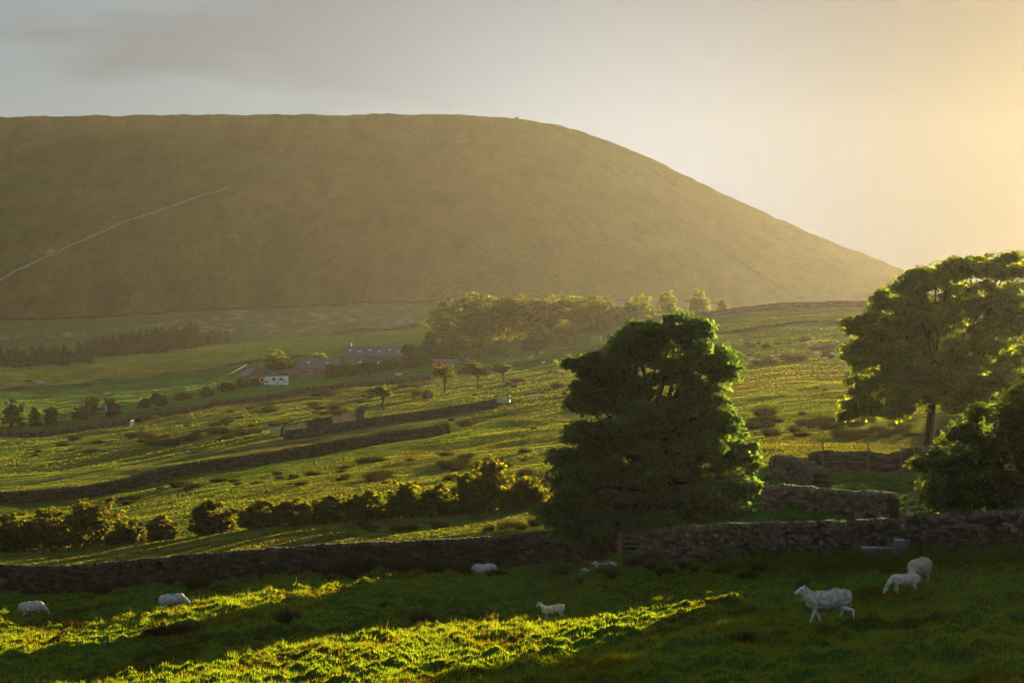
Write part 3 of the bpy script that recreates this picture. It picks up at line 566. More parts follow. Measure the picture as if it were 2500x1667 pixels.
# ------------------------------------------------------------------ dry stone walls
def wall(label, pts, h, stone=.3, course=.13, thick=.5, cope=True, name='dry_stone_wall', group=None, ragged=.015, tone=1.0, hv=None, kind=None):
    """pts (u, Y) or (u, Y, height)"""
    P = [at(p[0], p[1]) for p in pts]; H = [p[2] if len(p) > 2 else h for p in pts]; r = random.Random(hash(label) % 1000 if False else len(label)*7+int(pts[0][0]))
    seg = [(P[i+1].xy-P[i].xy).length for i in range(len(P)-1)]; cum = [0]
    for s in seg: cum.append(cum[-1]+s)
    Lt = cum[-1]; cx = np.interp
    def pos(s): return float(cx(s, cum, [p.x for p in P])), float(cx(s, cum, [p.y for p in P]))
    e = empty(name, P[0]); tag(e, label, 'wall', group); o = P[0]; body = MB(); cp = MB()
    def slump(s): return 1+ragged*math.sin(s*.9+1)*math.sin(s*.37)+ragged*.6*math.sin(s*2.3)
    nc = max(2, int(max(H)/course)+1)
    for c in range(nc):
        s = -r.uniform(0, stone)
        while s < Lt:
            ln = stone*r.uniform(.55, 1.5); sm = s+ln/2; x, y = pos(min(max(sm, 0), Lt)); x2, y2 = pos(min(max(sm+.3, 0), Lt)); x1, y1 = pos(min(max(sm-.3, 0), Lt))
            a = math.atan2(y2-y1, x2-x1); hh = float(cx(sm, cum, H))*slump(sm); z0 = Zs(x, y)-.12
            if (c+.55)*course < hh:
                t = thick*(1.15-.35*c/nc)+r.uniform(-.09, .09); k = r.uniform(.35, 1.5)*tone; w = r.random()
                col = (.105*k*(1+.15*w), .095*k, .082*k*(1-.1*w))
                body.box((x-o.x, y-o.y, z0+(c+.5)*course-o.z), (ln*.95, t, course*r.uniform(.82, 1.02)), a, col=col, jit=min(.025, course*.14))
            s += ln
    s = .5
    while s < Lt:
        x, y = pos(s); x2, y2 = pos(min(s+.5, Lt)); x1, y1 = pos(max(s-.5, 0)); a = math.atan2(y2-y1, x2-x1); hh = float(cx(s, cum, H))*slump(s)-course*.6
        body.box((x-o.x, y-o.y, Zs(x, y)-.3+(hh+.18)/2-o.z), (1.04, thick*.55, hh+.18), a, col=(.04, .04, .035)); s += 1
    if cope:
        s = 0
        while s < Lt:
            ln = course*r.uniform(.6, 1.3); x, y = pos(s); x2, y2 = pos(min(s+.3, Lt)); x1, y1 = pos(max(s-.3, 0)); a = math.atan2(y2-y1, x2-x1)
            hh = float(cx(s, cum, H))*slump(s); z0 = Zs(x, y)-.12+hh-.04; ch = course*r.uniform(1.25, 1.75); k = r.uniform(.7, 1.5)*tone
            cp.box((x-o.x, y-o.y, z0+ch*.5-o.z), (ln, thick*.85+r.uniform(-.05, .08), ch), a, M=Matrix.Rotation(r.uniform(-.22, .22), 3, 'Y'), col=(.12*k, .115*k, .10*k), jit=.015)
            s += ln*1.02
        cp.build('coping', M['stone'], e)
    body.build('wall_body', M['stone'], e); return e
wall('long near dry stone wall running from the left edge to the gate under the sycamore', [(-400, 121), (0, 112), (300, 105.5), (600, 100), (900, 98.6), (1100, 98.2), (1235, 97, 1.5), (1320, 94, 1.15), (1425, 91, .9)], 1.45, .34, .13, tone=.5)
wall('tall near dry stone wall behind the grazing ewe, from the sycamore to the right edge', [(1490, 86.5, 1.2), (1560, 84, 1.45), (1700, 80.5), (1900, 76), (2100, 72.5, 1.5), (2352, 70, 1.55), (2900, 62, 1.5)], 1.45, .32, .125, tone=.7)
wall('long dark wall climbing from the left edge to a square end in the middle fields', [(-400, 222), (0, 230), (250, 236), (500, 243), (700, 251), (900, 262), (1028, 270)], 1.35, .5, .2, tone=.55)
wall('wall section curving up to the feed ring, right of the straw strip', [(655, 300), (720, 300), (800, 302), (900, 305), (1000, 308), (1080, 310), (1140, 311)], 1.3, .5, .18, tone=.6)
wall('short broken wall sloping up above the straw strip to a stone stub', [(648, 304), (700, 312), (760, 318), (812, 326)], 1.4, .5, .2, tone=.16, ragged=.06)
wall('stone stub standing at the upper end of the short broken wall', [(818, 328), (834, 329)], 1.6, .5, .2, tone=.8, ragged=.2)
wall('stony rubble heap beside the windblown hawthorn', [(972, 378), (990, 379)], 1.1, .5, .2, tone=.8, ragged=.3)
wall('long thin field wall below the farm, passing behind the horses and lone hawthorns', [(-300, 430), (0, 440), (150, 450), (300, 464), (450, 482), (600, 500), (750, 510), (900, 520), (1050, 530), (1180, 538), (1310, 545), (1420, 552)], 1.15, .9, .3, tone=.75)
wall('high wall along the foot of the hill', [(-500, 1195), (0, 1197), (200, 1197), (440, 1198), (700, 1199), (1030, 1199), (1400, 1200), (1700, 1200)], 1.6, 2.2, .55, .8, cope=False, tone=.45)
wall('far wall between the green field and the pale moor', [(770, 925), (850, 930), (950, 935), (1010, 938)], 1.3, 1.8, .45, .7, cope=False, tone=.6)
wall('dark ruddy wall on the skyline field left of the tall tree', [(1610, 636), (1700, 640), (1800, 640), (1900, 636), (2010, 628), (2300, 610)], 1.9, 1.4, .4, .8, cope=False, tone=.5)
wall('lower wall along the top of the sheep field left of the tall tree', [(1630, 528), (1750, 530), (1850, 530), (1960, 526), (2250, 515)], .9, 1.2, .3, .7, cope=False, tone=.45)
wall('weathered wall of the fold running left from the wooden field gate', [(1757, 91, 1.25), (1800, 91, 1.25), (1900, 90, 1.1), (2000, 88, 1.2), (2048, 86, 1.35)], 1.2, .3, .12, tone=1.0, ragged=.03)
wall('tumbled mossy wall corner in the fold behind the weathered wall', [(1782, 108, 1.3), (1830, 106, 1.3), (1885, 98, 1.25)], 1.3, .3, .12, .8, tone=1.0, ragged=.06)
wall('dark wall with fence stakes along the back of the fold', [(1860, 117, .9), (1950, 116, 1.1), (2050, 115, 1.15), (2120, 114, 1.2), (2300, 112, 1.2)], 1.1, .36, .14, tone=.7, ragged=.1)

# ------------------------------------------------------------------ gates, fences, poles
def gate(label, a, b, hgt, mat, bars=5, brace=True, posts=True, group=None, name='field_gate'):
    e = empty(name, a); tag(e, label, 'gate', group); d = b-a; ln = d.xy.length; rz = math.atan2(d.y, d.x); e.rotation_euler[2] = rz; dz = d.z
    f = MB()
    for x in (.06, ln-.06): f.box((x, 0, hgt/2+.15+dz*x/ln), (.08, .06, hgt))
    for k in range(bars): z = .2+(hgt-.1)*k/(bars-1)*(.92+.08*k/(bars-1)); f.tube([(0, .045, z), (ln, .045, z+dz)], .035, 4)
    f.build('gate_frame', mat, e)
    if brace:
        g_ = MB(); g_.tube([(.1, -.05, .2), (ln*.5, -.05, hgt+.05+dz*.5)], .035, 4); g_.tube([(ln*.5, -.05, hgt+.05+dz*.5), (ln-.1, -.05, .2+dz)], .035, 4); g_.tube([(ln*.5, -.09, .15), (ln*.5, -.09, hgt+dz*.5)], .03, 4); g_.build('brace', mat, e)
    if posts:
        for x, z in ((-.12, 0), (ln+.12, dz)):
            MB().box((x, 0, hgt/2+z), (.18, .18, hgt+.5), jit=.01).build('gate_post', M['wood'], e)
    return e
gate('wooden five bar gate with crossed braces, partly hidden by the big dark bush', at(2056, 86), at(2200, 85.5), 1.15, M['wood'])
gate('thin dark gate in the fold entrance left of the weathered wall', at(1690, 94), at(1756, 93), 1.0, M['wood'], 3, False)
gate('low dark gate under the sycamore at the end of the near wall', at(1426, 90), at(1487, 87.5), .8, M['wood'], 4, False)
gate('small metal gate beside two pale gateposts on the farm track', at(1358, 612), at(1377, 612), 1.3, M['steel'], 4, False, False)
for u, lab in ((1381, 'pale stone gatepost beside the small metal gate'), (1404, 'pale stone gatepost standing alone right of the gate')):
    p = at(u, 610); m_ = MB(); m_.tube([(0, 0, -.2), (0, 0, 1.4), (0, 0, 1.6)], [.28, .25, .12], 7); o = m_.build('gatepost', M['whitewash']); o.location = p; tag(o, lab, 'post', 'pale gateposts on the farm track')
def fence(label, pts, spacing, h, wires=3, pr=.06, vis_w=.012, group=None):
    P = [at(*p) for p in pts]; e = empty('post_and_wire_fence', P[0]); tag(e, label, 'fence', group); o = P[0]; r = random.Random(len(label)); tops = []
    for a, b in zip(P[:-1], P[1:]):
        n = max(1, int((b-a).length/spacing))
        for k in range(n):
            q = a.lerp(b, k/n); q.z = Z(q.x, q.y); q = q-o; t = q+Vector((r.uniform(-.08, .08), r.uniform(-.08, .08), h*r.uniform(.85, 1.12))); tops.append((q, t))
            MB().tube([q-Vector((0, 0, .2)), t], [pr, pr*.8], 6).build('post', M['wood'], e)
    for k in range(wires):
        f_ = (.35+.6*k/max(1, wires-1)); MB().tube([a.lerp(b, f_) for a, b in tops], vis_w, 3).build('wire', M['steel'], e)
fence('row of leaning stakes with wire below the grove and pink shed', [(1060, 585), (1160, 592), (1260, 598), (1345, 604)], 3.6, 1.7, 2, .1, .02)
fence('stakes along the garden edge below the long barn', [(866, 560), (950, 566), (1050, 574)], 3.8, 1.5, 2, .09, .02)
fence('tall fence stakes along the dark wall at the back of the fold', [(1890, 113), (1995, 112), (2070, 111), (2120, 110.5)], 2.3, 1.75, 2, .05, .006)
fence('thin grey stakes in front of the hawthorn hedge', [(95, 143), (240, 141), (380, 140), (500, 139), (650, 137), (820, 134), (1000, 132), (1150, 131)], 4.6, 1.2, 2, .05, .003)
# green tape strung above the long dark wall
tp = [at(u, y)+Vector((0, 0, .9)) for u, y in ((-200, 262), (0, 268), (150, 268), (300, 270), (450, 272), (640, 277), (800, 281), (950, 285), (1060, 290), (1130, 295))]
e = empty('electric_fence', tp[0]); tag(e, 'thin green electric fence tape strung above the long dark wall', 'fence')
MB().tube([p-tp[0] for p in tp], .045, 4).build('tape', M['tape'], e)
for p in tp: MB().tube([p-tp[0]-Vector((0, 0, 1.1)), p-tp[0]+Vector((0, 0, .1))], .02, 5).build('post', M['wood'], e)
def pole(u, Y, h, label, arm=True, trans=False, arm_w=1.6, r_=.14):
    p = at(u, Y); e = empty('utility_pole', p); tag(e, label, 'pole', 'utility poles around the farm')
    MB().tube([(0, 0, -.3), (0, 0, h)], [r_, r_*.75], 7).build('pole', M['wood'], e)
    if arm:
        MB().box((0, -.16, h-.35), (arm_w, .12, .12)).build('crossarm', M['wood'], e)
        for x in (-.45, 0, .45): MB().tube([(x*arm_w, -.16, h-.28), (x*arm_w, -.16, h)], [.07, .05], 6).build('insulator', M['whitewash'], e)
    if trans:
        MB().box((-.35, -.3, h*.52), (.9, .7, 1.1)).build('transformer', M['bluedrum'], e); MB().box((.4, -.2, h*.5), (.35, .3, 1.8)).build('cable_guard', M['steel'], e)
    return p+Vector((0, 0, h-.1))
pole(241, 505, 5.4, 'utility pole with a blue transformer between two dark bushes', True, True, 3.2)
ct = pole(499, 588, 4.4, 'plain pole beside the cottage with a golden lit cable', False, False)
pole(265, 715, 4.0, 'thin distant pole behind the green field at left'); pole(560, 745, 4.9, 'thin distant pole just behind the road left of the round tree'); pole(605, 960, 4.2, 'far faint pole on the moor above the plantation end')
pole(777, 965, 5.2, 'far faint pole on the moor above the stone barn'); pole(817, 800, 4.6, 'thin pole on the field edge above the long slate roof'); pole(953, 970, 6.3, 'far tall pole on the moor left of the grove')
# ------------------------------------------------------------------ farm buildings
def house(name, label, u, Y, L_, Wd, eave, ridge, rz, wmat='walling', chim=(), wins=(), lights=0, doors=(), dz=0, cat='house'):
    p = at(u, Y); p.z += dz; e = empty(name, p, R(rz)); tag(e, label, cat, 'farm buildings')
    MB().prism([(-Wd/2, -1.5), (Wd/2, -1.5), (Wd/2, eave), (0, ridge-.08), (-Wd/2, eave)], -L_/2, L_/2).build('wall', M[wmat], e)
    ov = .35; sl = (ridge-eave)/(Wd/2); rf = MB()
    for s in (-1, 1):
        x1 = s*(Wd/2+ov); z1 = eave-sl*ov; t = .16
        pl = [(0, ridge), (x1, z1), (x1, z1+t), (0, ridge+t)] if s > 0 else [(0, ridge+t), (x1, z1+t), (x1, z1), (0, ridge)]
        rf.prism(pl, -L_/2-ov, L_/2+ov)
    ro = rf.build('roof', M['slate'], e)
    for y, x in chim:
        zc = ridge-abs(x)*sl; c = MB().box((x, y, zc+.5), (.9, .9, 1.8), jit=.01).build('chimney', M['walling'], ro)
        for k in (-.2, .2): MB().tube([(x+k, y, zc+1.4), (x+k, y, zc+1.85)], [.13, .1], 7).build('chimney_pot', M['rust'], c)
    for k in range(lights):
        s = 1 if k % 2 else -1; y = -L_/2+L_*(k+.5)/lights
        for sx in (-1, 1):
            x = sx*Wd*.25+s*.35; z = ridge-abs(x)*sl+.2; Mx = Matrix.Rotation(sx*math.atan(sl), 3, 'Y')
            MB().box((x, y, z), (1.2, .8, .1), M=Mx).build('skylight', M['skylight'], ro)
    for side, t, z, w_, h_ in wins:
        w = MB(); g_ = MB()
        if side in ('x-', 'x+'):
            s = 1 if side == 'x+' else -1; w.box((s*(Wd/2+.03), t, z), (.1, w_+.3, h_+.3)); g_.box((s*(Wd/2+.08), t, z), (.06, w_, h_))
        else:
            s = 1 if side == 'y+' else -1; w.box((t, s*(L_/2+.03), z), (w_+.3, .1, h_+.3)); g_.box((t, s*(L_/2+.08), z), (w_, .06, h_))
        f = w.build('window_frame', M['whitewash'] if wmat != 'whitewash' else M['wood'], e); g_.build('pane', M['glass'], f)
    for side, t, w_, h_ in doors:
        d_ = MB(); s = 1 if side[1] == '+' else -1
        if side[0] == 'x': d_.box((s*(Wd/2+.03), t, h_/2), (.12, w_, h_))
        else: d_.box((t, s*(L_/2+.03), h_/2), (w_, .12, h_))
        d_.build('door', M['wood'], e)
    return e
ch = house('cottage', 'stone cottage with a gable end and two chimneys, left of the motorhome', 580, 605, 8.5, 6.6, 2.5, 4.9, 28, chim=((-3.2, 0), (3.2, 0)), wins=(('y-', -1.3, 1.3, .9, 1.2), ('y-', 1.4, 1.3, .9, 1.2), ('x-', -1, 1.4, .9, 1.1)), doors=(('x-', 1.5, 1, 2),))
house('outhouse', 'low dark roofed outhouse just behind the motorhome', 655, 622, 11, 5, 1.8, 3.0, 92, doors=(('x-', 0, 2, 1.7),), wins=(('x-', 3, 1.1, .8, .8),))
house('barn', 'stone barn with a wide sloping roof behind the upright bush', 738, 622, 14, 9, 2.6, 5.6, 68, lights=2, wins=(('x+', 2, 1.4, 1, 1), ('x-', 2, 1.4, 1, 1), ('y-', 0, 2, 1, 1.2)), doors=(('x+', -3, 2.4, 2.3), ('x-', -3, 2.4, 2.3)), cat='barn')
house('barn', 'long slate roofed barn with a row of skylights, right of the wide sloping roof', 865, 648, 20, 9.5, 3.0, 6.2, 78, lights=6, chim=((9, 0),), wins=(('x+', -5, 1.6, 1, 1), ('x+', 3, 1.6, 1, 1), ('x-', -5, 1.6, 1, 1), ('x-', 3, 1.6, 1, 1)), cat='barn')
house('lean_to', 'lower lean to range in front of the long barn', 850, 628, 12, 5, 1.8, 3.0, 80, lights=2, wins=(('x-', 0, 1, .8, .8),), cat='shed')
house('whitewashed_cottage', 'small whitewashed cottage half hidden under the oval tree', 948, 640, 5, 4, 2.6, 4.2, 80, 'whitewash', wins=(('x-', -1, 1.4, .8, 1.0), ('x+', 1, 1.4, .8, 1)))
# golden lit service cable from the pole to the cottage
ct2 = ch.location+Vector((-1.5, -2.5, 6.0)); cb = MB(); cb.tube([ct.lerp(ct2, k/10)-Vector((0, 0, 1.0*4*(k/10)*(1-k/10)*.4)) for k in range(11)], .07, 4)
tag(cb.build('service_cable', M['cable']), 'sunlit cable sagging from the plain pole to the cottage chimney', 'cable')
# motorhome
def motorhome():
    p = at(634, 590); e = empty('motorhome', p, R(3)); tag(e, 'white motorhome parked between the cottage and the barn', 'motorhome')
    m_ = MB(); prof = [(-3.3, .45), (-3.55, 1.0), (-3.15, 1.55), (-3.45, 2.1), (-3.2, 2.75), (-2.4, 2.95), (3.5, 3.0), (3.55, .45)]
    m_.prism(prof, -1.1, 1.1); b = m_.build('body', M['white'], e)
    for x, w_, z, h_ in ((-.6, .8, 2.1, .6), (1.6, .9, 2.1, .5)):
        for y in (-1.12, 1.12): f = MB().box((x, y, z), (w_+.12, .05, h_+.12)).build('window_frame', M['black'], e); MB().box((x, y*1.02, z), (w_, .05, h_)).build('pane', M['glass'], f)
    for y in (-1.12, 1.12): MB().prism([(-3.3, 1.1), (-3.0, 1.55), (-2.2, 1.55), (-2.2, 1.1)], y-.02, y+.02).build('cab_window', M['glass'], e)
    MB().add([(-3.52, -.95, 1.05), (-3.52, .95, 1.05), (-3.18, .95, 1.55), (-3.18, -.95, 1.55)], [(0, 1, 2, 3)]) 
    MB().prism([(-3.58, 1.05), (-3.22, 1.53), (-3.16, 1.5), (-3.5, 1.02)], -.95, .95).build('windscreen', M['glass'], e)
    MB().box((2.6, -1.13, 1.5), (1.2, .03, .5)).build('locker', M['steel'], e); MB().box((.6, -1.12, 1.5), (.65, .05, 1.9)).build('door', M['whitewash'], e)
    for x in (-2.4, 1.7):
        for y in (-.98, .98):
            w = MB(); w.tube([(x, y-.12, .36), (x, y+.12, .36)], .36, 18); t = w.build('wheel', M['black'], e); MB().tube([(x, y-.14, .36), (x, y+.14, .36)], .2, 12).build('hub', M['steel'], t)
motorhome()
# pink and teal field shed
p = at(1017, 592); e = empty('field_shed', p, R(8)); tag(e, 'long faded pink shed with a teal end and a dark doorway', 'shed')
MB().box((-.9, 0, 1.0), (4.0, 2.4, 2.3)).build('pink_wall', M['pink'], e); MB().box((1.9, 0, 1.0), (1.6, 2.38, 2.2)).build('teal_wall', M['teal'], e)
MB().box((.45, 0, 2.22), (7.0, 2.7, .14)).build('roof', M['whitewash'], e); MB().box((-1.4, -1.2, .9), (.7, .08, 1.9)).build('doorway', M['black'], e); MB().box((.6, -1.21, 1.3), (.8, .06, .7)).build('window', M['glass'], e)  # doorway: black slab standing in for the shaded gap
# small grey trailer beyond the shed and white tank
for u, lab, c in ((1050, 'small blue grey trailer at the teal end of the shed', 'bluedrum'), (915, 'low white trough on the grass below the garden hedge', 'whitewash')):
    q = at(u, 590 if u > 1000 else 575); e = empty('trailer' if u > 1000 else 'water_trough', q); tag(e, lab, 'trailer' if u > 1000 else 'trough')
    b = MB(); b.box((0, 0, .55), (2.2, 1.2, .1)); [b.box((0, s*.58, .85), (2.2, .06, .6)) for s in (-1, 1)]; [b.box((s*1.08, 0, .85), (.06, 1.1, .6)) for s in (-1, 1)]; b.build('tub', M[c], e)
    for s in (-.6, .6): MB().tube([(0+s, -.62, .28), (0+s, .62, .28)], .26, 12).build('wheel' if u > 1000 else 'leg', M['black'], e)
# round feed rings
def feeder(u, Y, label):
    p = at(u, Y); e = empty('feed_ring', p); tag(e, label, 'feeder', 'round feed rings in the rough field'); n = 24; rad = 1.05
    for z, t in ((.12, .03), (.45, .03), (1.15, .04)): MB().tube([(rad*math.cos(2*math.pi*k/n), rad*math.sin(2*math.pi*k/n), z) for k in range(n+1)], t, 5).build('ring', M['feeder'], e)
    sh = MB(); vs = []; 
    for k in range(n): a = 2*math.pi*k/n; vs += [(rad*math.cos(a), rad*math.sin(a), .1), (rad*math.cos(a), rad*math.sin(a), .48), (rad*.985*math.cos(a), rad*.985*math.sin(a), .48), (rad*.985*math.cos(a), rad*.985*math.sin(a), .1)]
    fs = []
    for k in range(n): j = (k+1) % n; fs += [(4*k, 4*j, 4*j+1, 4*k+1), (4*k+1, 4*j+1, 4*j+2, 4*k+2), (4*k+2, 4*j+2, 4*j+3, 4*k+3), (4*k+3, 4*j+3, 4*j, 4*k)]
    sh.add(vs, fs); sh.build('skirt', M['feeder'], e)
    for k in range(12): a = 2*math.pi*k/12; MB().tube([(rad*math.cos(a), rad*math.sin(a), .45), (rad*math.cos(a), rad*math.sin(a), 1.15)], .025, 5).build('bar', M['feeder'], e)
feeder(634, 317, 'blue green feed ring among the rushes left of the broken wall'); feeder(1157, 318, 'pale feed ring right of the square end of the wall')
# trough by the near wall
q = ground(2022, 1272); q = at(2022, near_wall_y(2022)-1.3); e = empty('water_trough', q, R(-8)); tag(e, 'long galvanised water trough standing against the near wall', 'trough')
t = MB(); t.box((0, 0, .22), (1.25, .5, .06)); [t.box((0, s*.27, .42), (1.3, .04, .42)) for s in (-1, 1)]; [t.box((s*.64, 0, .42), (.04, .5, .42)) for s in (-1, 1)]; t.build('tub', M['bluedrum'], e)
rim = MB(); [rim.box((0, s*.28, .65), (1.36, .07, .04)) for s in (-1, 1)]; [rim.box((s*.65, 0, .65), (.07, .49, .04)) for s in (-1, 1)]; rim.build('rim', M['steel'], e)
for s in (-.45, .45): MB().box((s, 0, .1), (.12, .4, .2)).build('leg', M['steel'], e)
q = at(2072, near_wall_y(2072)-1.2); e = empty('oil_drum', q, .3); tag(e, 'dented blue grey drum with a rusty side standing at the end of the trough', 'drum')
d_ = MB(); d_.tube([(0, 0, 0), (0, 0, .28), (0, 0, .3), (0, 0, .32), (0, 0, .58), (0, 0, .6), (0, 0, .62), (0, 0, .88)], [.3, .3, .32, .3, .3, .32, .3, .3], 20); d_.build('shell', M['bluedrum'], e); MB().tube([(0, 0, .87), (0, 0, .9)], [.31, .31], 20).build('lid', M['steel'], e)
q = at(2092, near_wall_y(2092)-.9); o = MB().box((0, 0, .42), (.5, .06, .95), M=Matrix.Rotation(.15, 3, 'X'), jit=.02).build('rusty_sheet', M['rust']); o.location = q; tag(o, 'dark rusty metal sheet leaning on the wall right of the drum', 'metal sheet')

# ------------------------------------------------------------------ rushes
def rush_mesh(name, nb, rad, h, w, seed, hue=(.028, .036, .015)):
    r = np.random.default_rng(seed); a = r.random(nb)*6.283; q = rad*np.sqrt(r.random(nb)); X = q*np.cos(a)*.55; Y = q*np.sin(a)*.55
    ln = (q/rad)*h*.55; la = a+r.normal(size=nb)*.35; hh = h*(.55+.5*r.random(nb))*(1-.4*(q/rad)**2); b = r.random(nb)*3.14
    V = np.empty((nb, 3, 3)); dx, dy = np.cos(b)*w/2, np.sin(b)*w/2
    V[:, 0] = np.stack([X-dx, Y-dy, np.full(nb, -.06)], 1); V[:, 1] = np.stack([X+dx, Y+dy, np.full(nb, -.06)], 1); V[:, 2] = np.stack([X+np.cos(la)*ln, Y+np.sin(la)*ln, hh], 1)
    c = np.array([hue])*(.6+.8*r.random((nb, 1))); s = r.random(nb) < .12; c[s] = np.array([.05, .045, .022])
    me = npmesh(name, V.reshape(-1, 3), np.arange(3*nb).reshape(-1, 3), np.repeat(c, 3, 0), M['rush']); return me
RN = [rush_mesh('rush_clump', 460, .5, 1.0, .035, 50+i, ((.026, .034, .014), (.034, .036, .014), (.028, .038, .016))[i % 3]) for i in range(4)]
RF = [rush_mesh('rush_clump', 300, .5, 1.0, .07, 60+i) for i in range(4)]
RB = [rush_mesh('rush_clump', 520, .5, .95, .022, 70+i, ((.05, .035, .018), (.038, .036, .016))[i % 2]) for i in range(3)]
_used = set()
def rush(src, u, Y, wid, label, group, hs=1.0, r=random):
    o = r.choice(src); c = o if o.name not in _used else o.copy(); 
    if o.name in _used: S.collection.objects.link(c)
    _used.add(o.name); X = (u-UC)/F*Y; c.location = (X, Y, Z(X, Y)-.02); s = wid*Y/F; c.scale = (s, s*r.uniform(.8, 1.1), s*hs*r.uniform(.75, 1.1)); c.rotation_euler = (0, 0, r.uniform(0, 6.28)); c.scale.z = min(c.scale.z, 1.5)
    tag(c, label, 'rushes', group); return c
rr = random.Random(21)
near_r = [(234, 1366, 46, 'round dark rush tuft between the two left sheep, nearest the wall'), (452, 1354, 66, 'wide dark rush tuft just right of the second sheep from the left'), (972, 1432, 60, 'tall reddish rush tuft at the back edge of the sunlit patch'),
          (1408, 1330, 34, 'rush tuft in front of the wall below the lying sheep'), (1528, 1330, 44, 'dark rush tuft below the right side of the sycamore'), (1290, 1322, 46, 'dark rush tuft right of the sheep grazing by the wall'), (1716, 1480, 62, 'brown rush tuft low in the foreground left of the walking ewe'),
          (1740, 1302, 34, 'small rush tuft standing on bright grass right of the sycamore'), (660, 1438, 62, 'brown rush tuft left of the reddish one'), (886, 1396, 34, 'rush tuft above the reddish one'), (390, 1462, 150, 'broad low patch of dark rushes in the left foreground'), (920, 1320, 70, 'ragged reddish rush patch against the foot of the near wall'),
          (800, 1322, 80, 'dark rush patch against the near wall left of the ragged reddish one'), (1000, 1322, 60, 'low rush patch left of the sheep grazing by the wall'), (1455, 1300, 50, 'rushes in front of the low gate'), (1255, 1392, 12, 'small dark tuft right beside the face of the standing lamb'), (170, 1440, 40, 'dark tuft below the leftmost sheep')]
for u, v, w_, lab in near_r:
    p = ground(u, v, 30, 112); rush(RB, u, p.y, w_, lab, None, .85 if w_ < 100 else .3, rr)
def where(u, v, u0, u1, v0, v1, label, group):
    w = ('left part', 'middle left part', 'middle right part', 'right part')[min(3, int(4*(u-u0)/(u1-u0+.01)))]; h = 'upper' if v < (v0+v1)/2 else 'lower'
    return f'{label}, {h} {w}', f'{group}, {h} {w}'
def scatter(n, u0, u1, v0, v1, w0, w1, label, group, src, ymin=105, hs=.55, seed=0, test=None):
    r = random.Random(seed); k = 0; tries = 0; cl = [(r.uniform(u0, u1), r.uniform(v0, v1)) for _ in range(max(3, n//4))]
    while k < n and tries < n*30:
        tries += 1
        if r.random() < .6: cu, cv = r.choice(cl); u, v = cu+r.gauss(0, 22), cv+r.gauss(0, 5)
        else: u, v = r.uniform(u0, u1), r.uniform(v0, v1)
        if not (u0 <= u <= u1 and v0 <= v <= v1) or (test and not test(u, v)): continue
        p = ground(u, v, ymin, 700); w_ = r.uniform(w0, w1)*(1.5 if r.random() < .2 else 1); k += 1
        rush(src, u, p.y, w_, *where(u, v, u0, u1, v0, v1, label, group), hs, r)
def exact(pts, label, group, src, ymin=105, hs=.75):
    us_ = [q[0] for q in pts]; vs_ = [q[1] for q in pts]
    for u, v, w_ in pts: p = ground(u, v, ymin, 700); rush(src, u, p.y, w_, *where(u, v, min(us_), max(us_), min(vs_), max(vs_), label, group), hs, rr)
g = 'dark rush clumps among the grazing sheep right of the sycamore'; lab = 'dark rush clump on the green sheep field'
exact([(1905, 814, 32), (1962, 822, 30), (1832, 829, 30), (1963, 788, 26), (1998, 784, 26), (1980, 796, 28), (1868, 803, 16), (1884, 803, 16), (1940, 787, 12), (1905, 800, 30), (1846, 786, 22), (1850, 783, 22), (1956, 798, 24), (2030, 826, 26), (2012, 828, 30), (1900, 840, 26), (1842, 838, 26), (1812, 840, 34), (1740, 838, 30), (1766, 842, 30), (1800, 826, 24), (1768, 824, 16), (1722, 818, 12), (1734, 824, 9), (1716, 793, 14), (1742, 791, 10), (1786, 792, 14), (1812, 793, 12), (1726, 800, 22), (1760, 802, 26), (1950, 814, 16)], lab, g, RF, 380)
g = 'rush clumps at the foot of the sheep field'; lab = 'broad rush clump in the rushy belt right of the sycamore'
exact([(2027, 942, 50), (1990, 927, 28), (1958, 908, 20), (1842, 954, 16), (1876, 895, 10), (1895, 900, 12)], lab, g, RN, 150, .8)
scatter(50, 1705, 2090, 955, 1008, 22, 40, lab, g, RN, 150, .55, 2)
g = 'rush clumps right of the feed ring'; lab = 'isolated rush clump left of the sycamore top'
exact([(1280, 893, 30), (1264, 860, 12), (1276, 860, 11), (1292, 862, 8), (1185, 880, 26), (1168, 884, 16), (1200, 878, 14), (1180, 892, 16), (1100, 890, 14), (1090, 907, 14), (1030, 905, 10), (1070, 978, 38), (1036, 966, 16), (1226, 988, 14), (1275, 920, 8), (1130, 895, 14), (1150, 930, 16)], lab, g, RN, 200, .7)
g = 'rush clumps on the rough field below the farm'; lab = 'small rush clump above the broken wall'
scatter(70, 420, 1000, 880, 985, 10, 22, lab, g, RF, 270, .65, 4, lambda u, v: v < line(u, [(420, 1000), (650, 985), (1000, 925)]) and v > line(u, [(420, 955), (700, 905), (1000, 880)]))
g = 'rushes forming a dark band above the green tape'; lab = 'low rush clump in the band above the green tape'
scatter(44, 60, 640, 985, 1050, 14, 32, lab, g, RN, 240, .55, 5, lambda u, v: v < line(u, [(0, 1055), (640, 1010)]) and v > line(u, [(0, 1030), (400, 990), (640, 975)]))
g = 'rush patches in the field above the hawthorn hedge'; lab = 'low rush patch above the hawthorn hedge'
scatter(60, 470, 1230, 1035, 1120, 14, 38, lab, g, RN, 125, .5, 6, lambda u, v: v > line(u, [(470, 1110), (1030, 1020), (1240, 1010)]))
scatter(18, 90, 700, 1095, 1172, 14, 34, 'small rush clump just below the long dark wall', 'rush clumps below the long dark wall at left', RN, 125, .5, 7, lambda u, v: v > line(u, [(0, 1180), (700, 1075)]))
g = 'reddish rushes along the top of the near wall'; scatter(18, 820, 1235, 1200, 1226, 20, 32, 'brown rush clump on the bank behind the near wall', g, RB, 104, .75, 8)
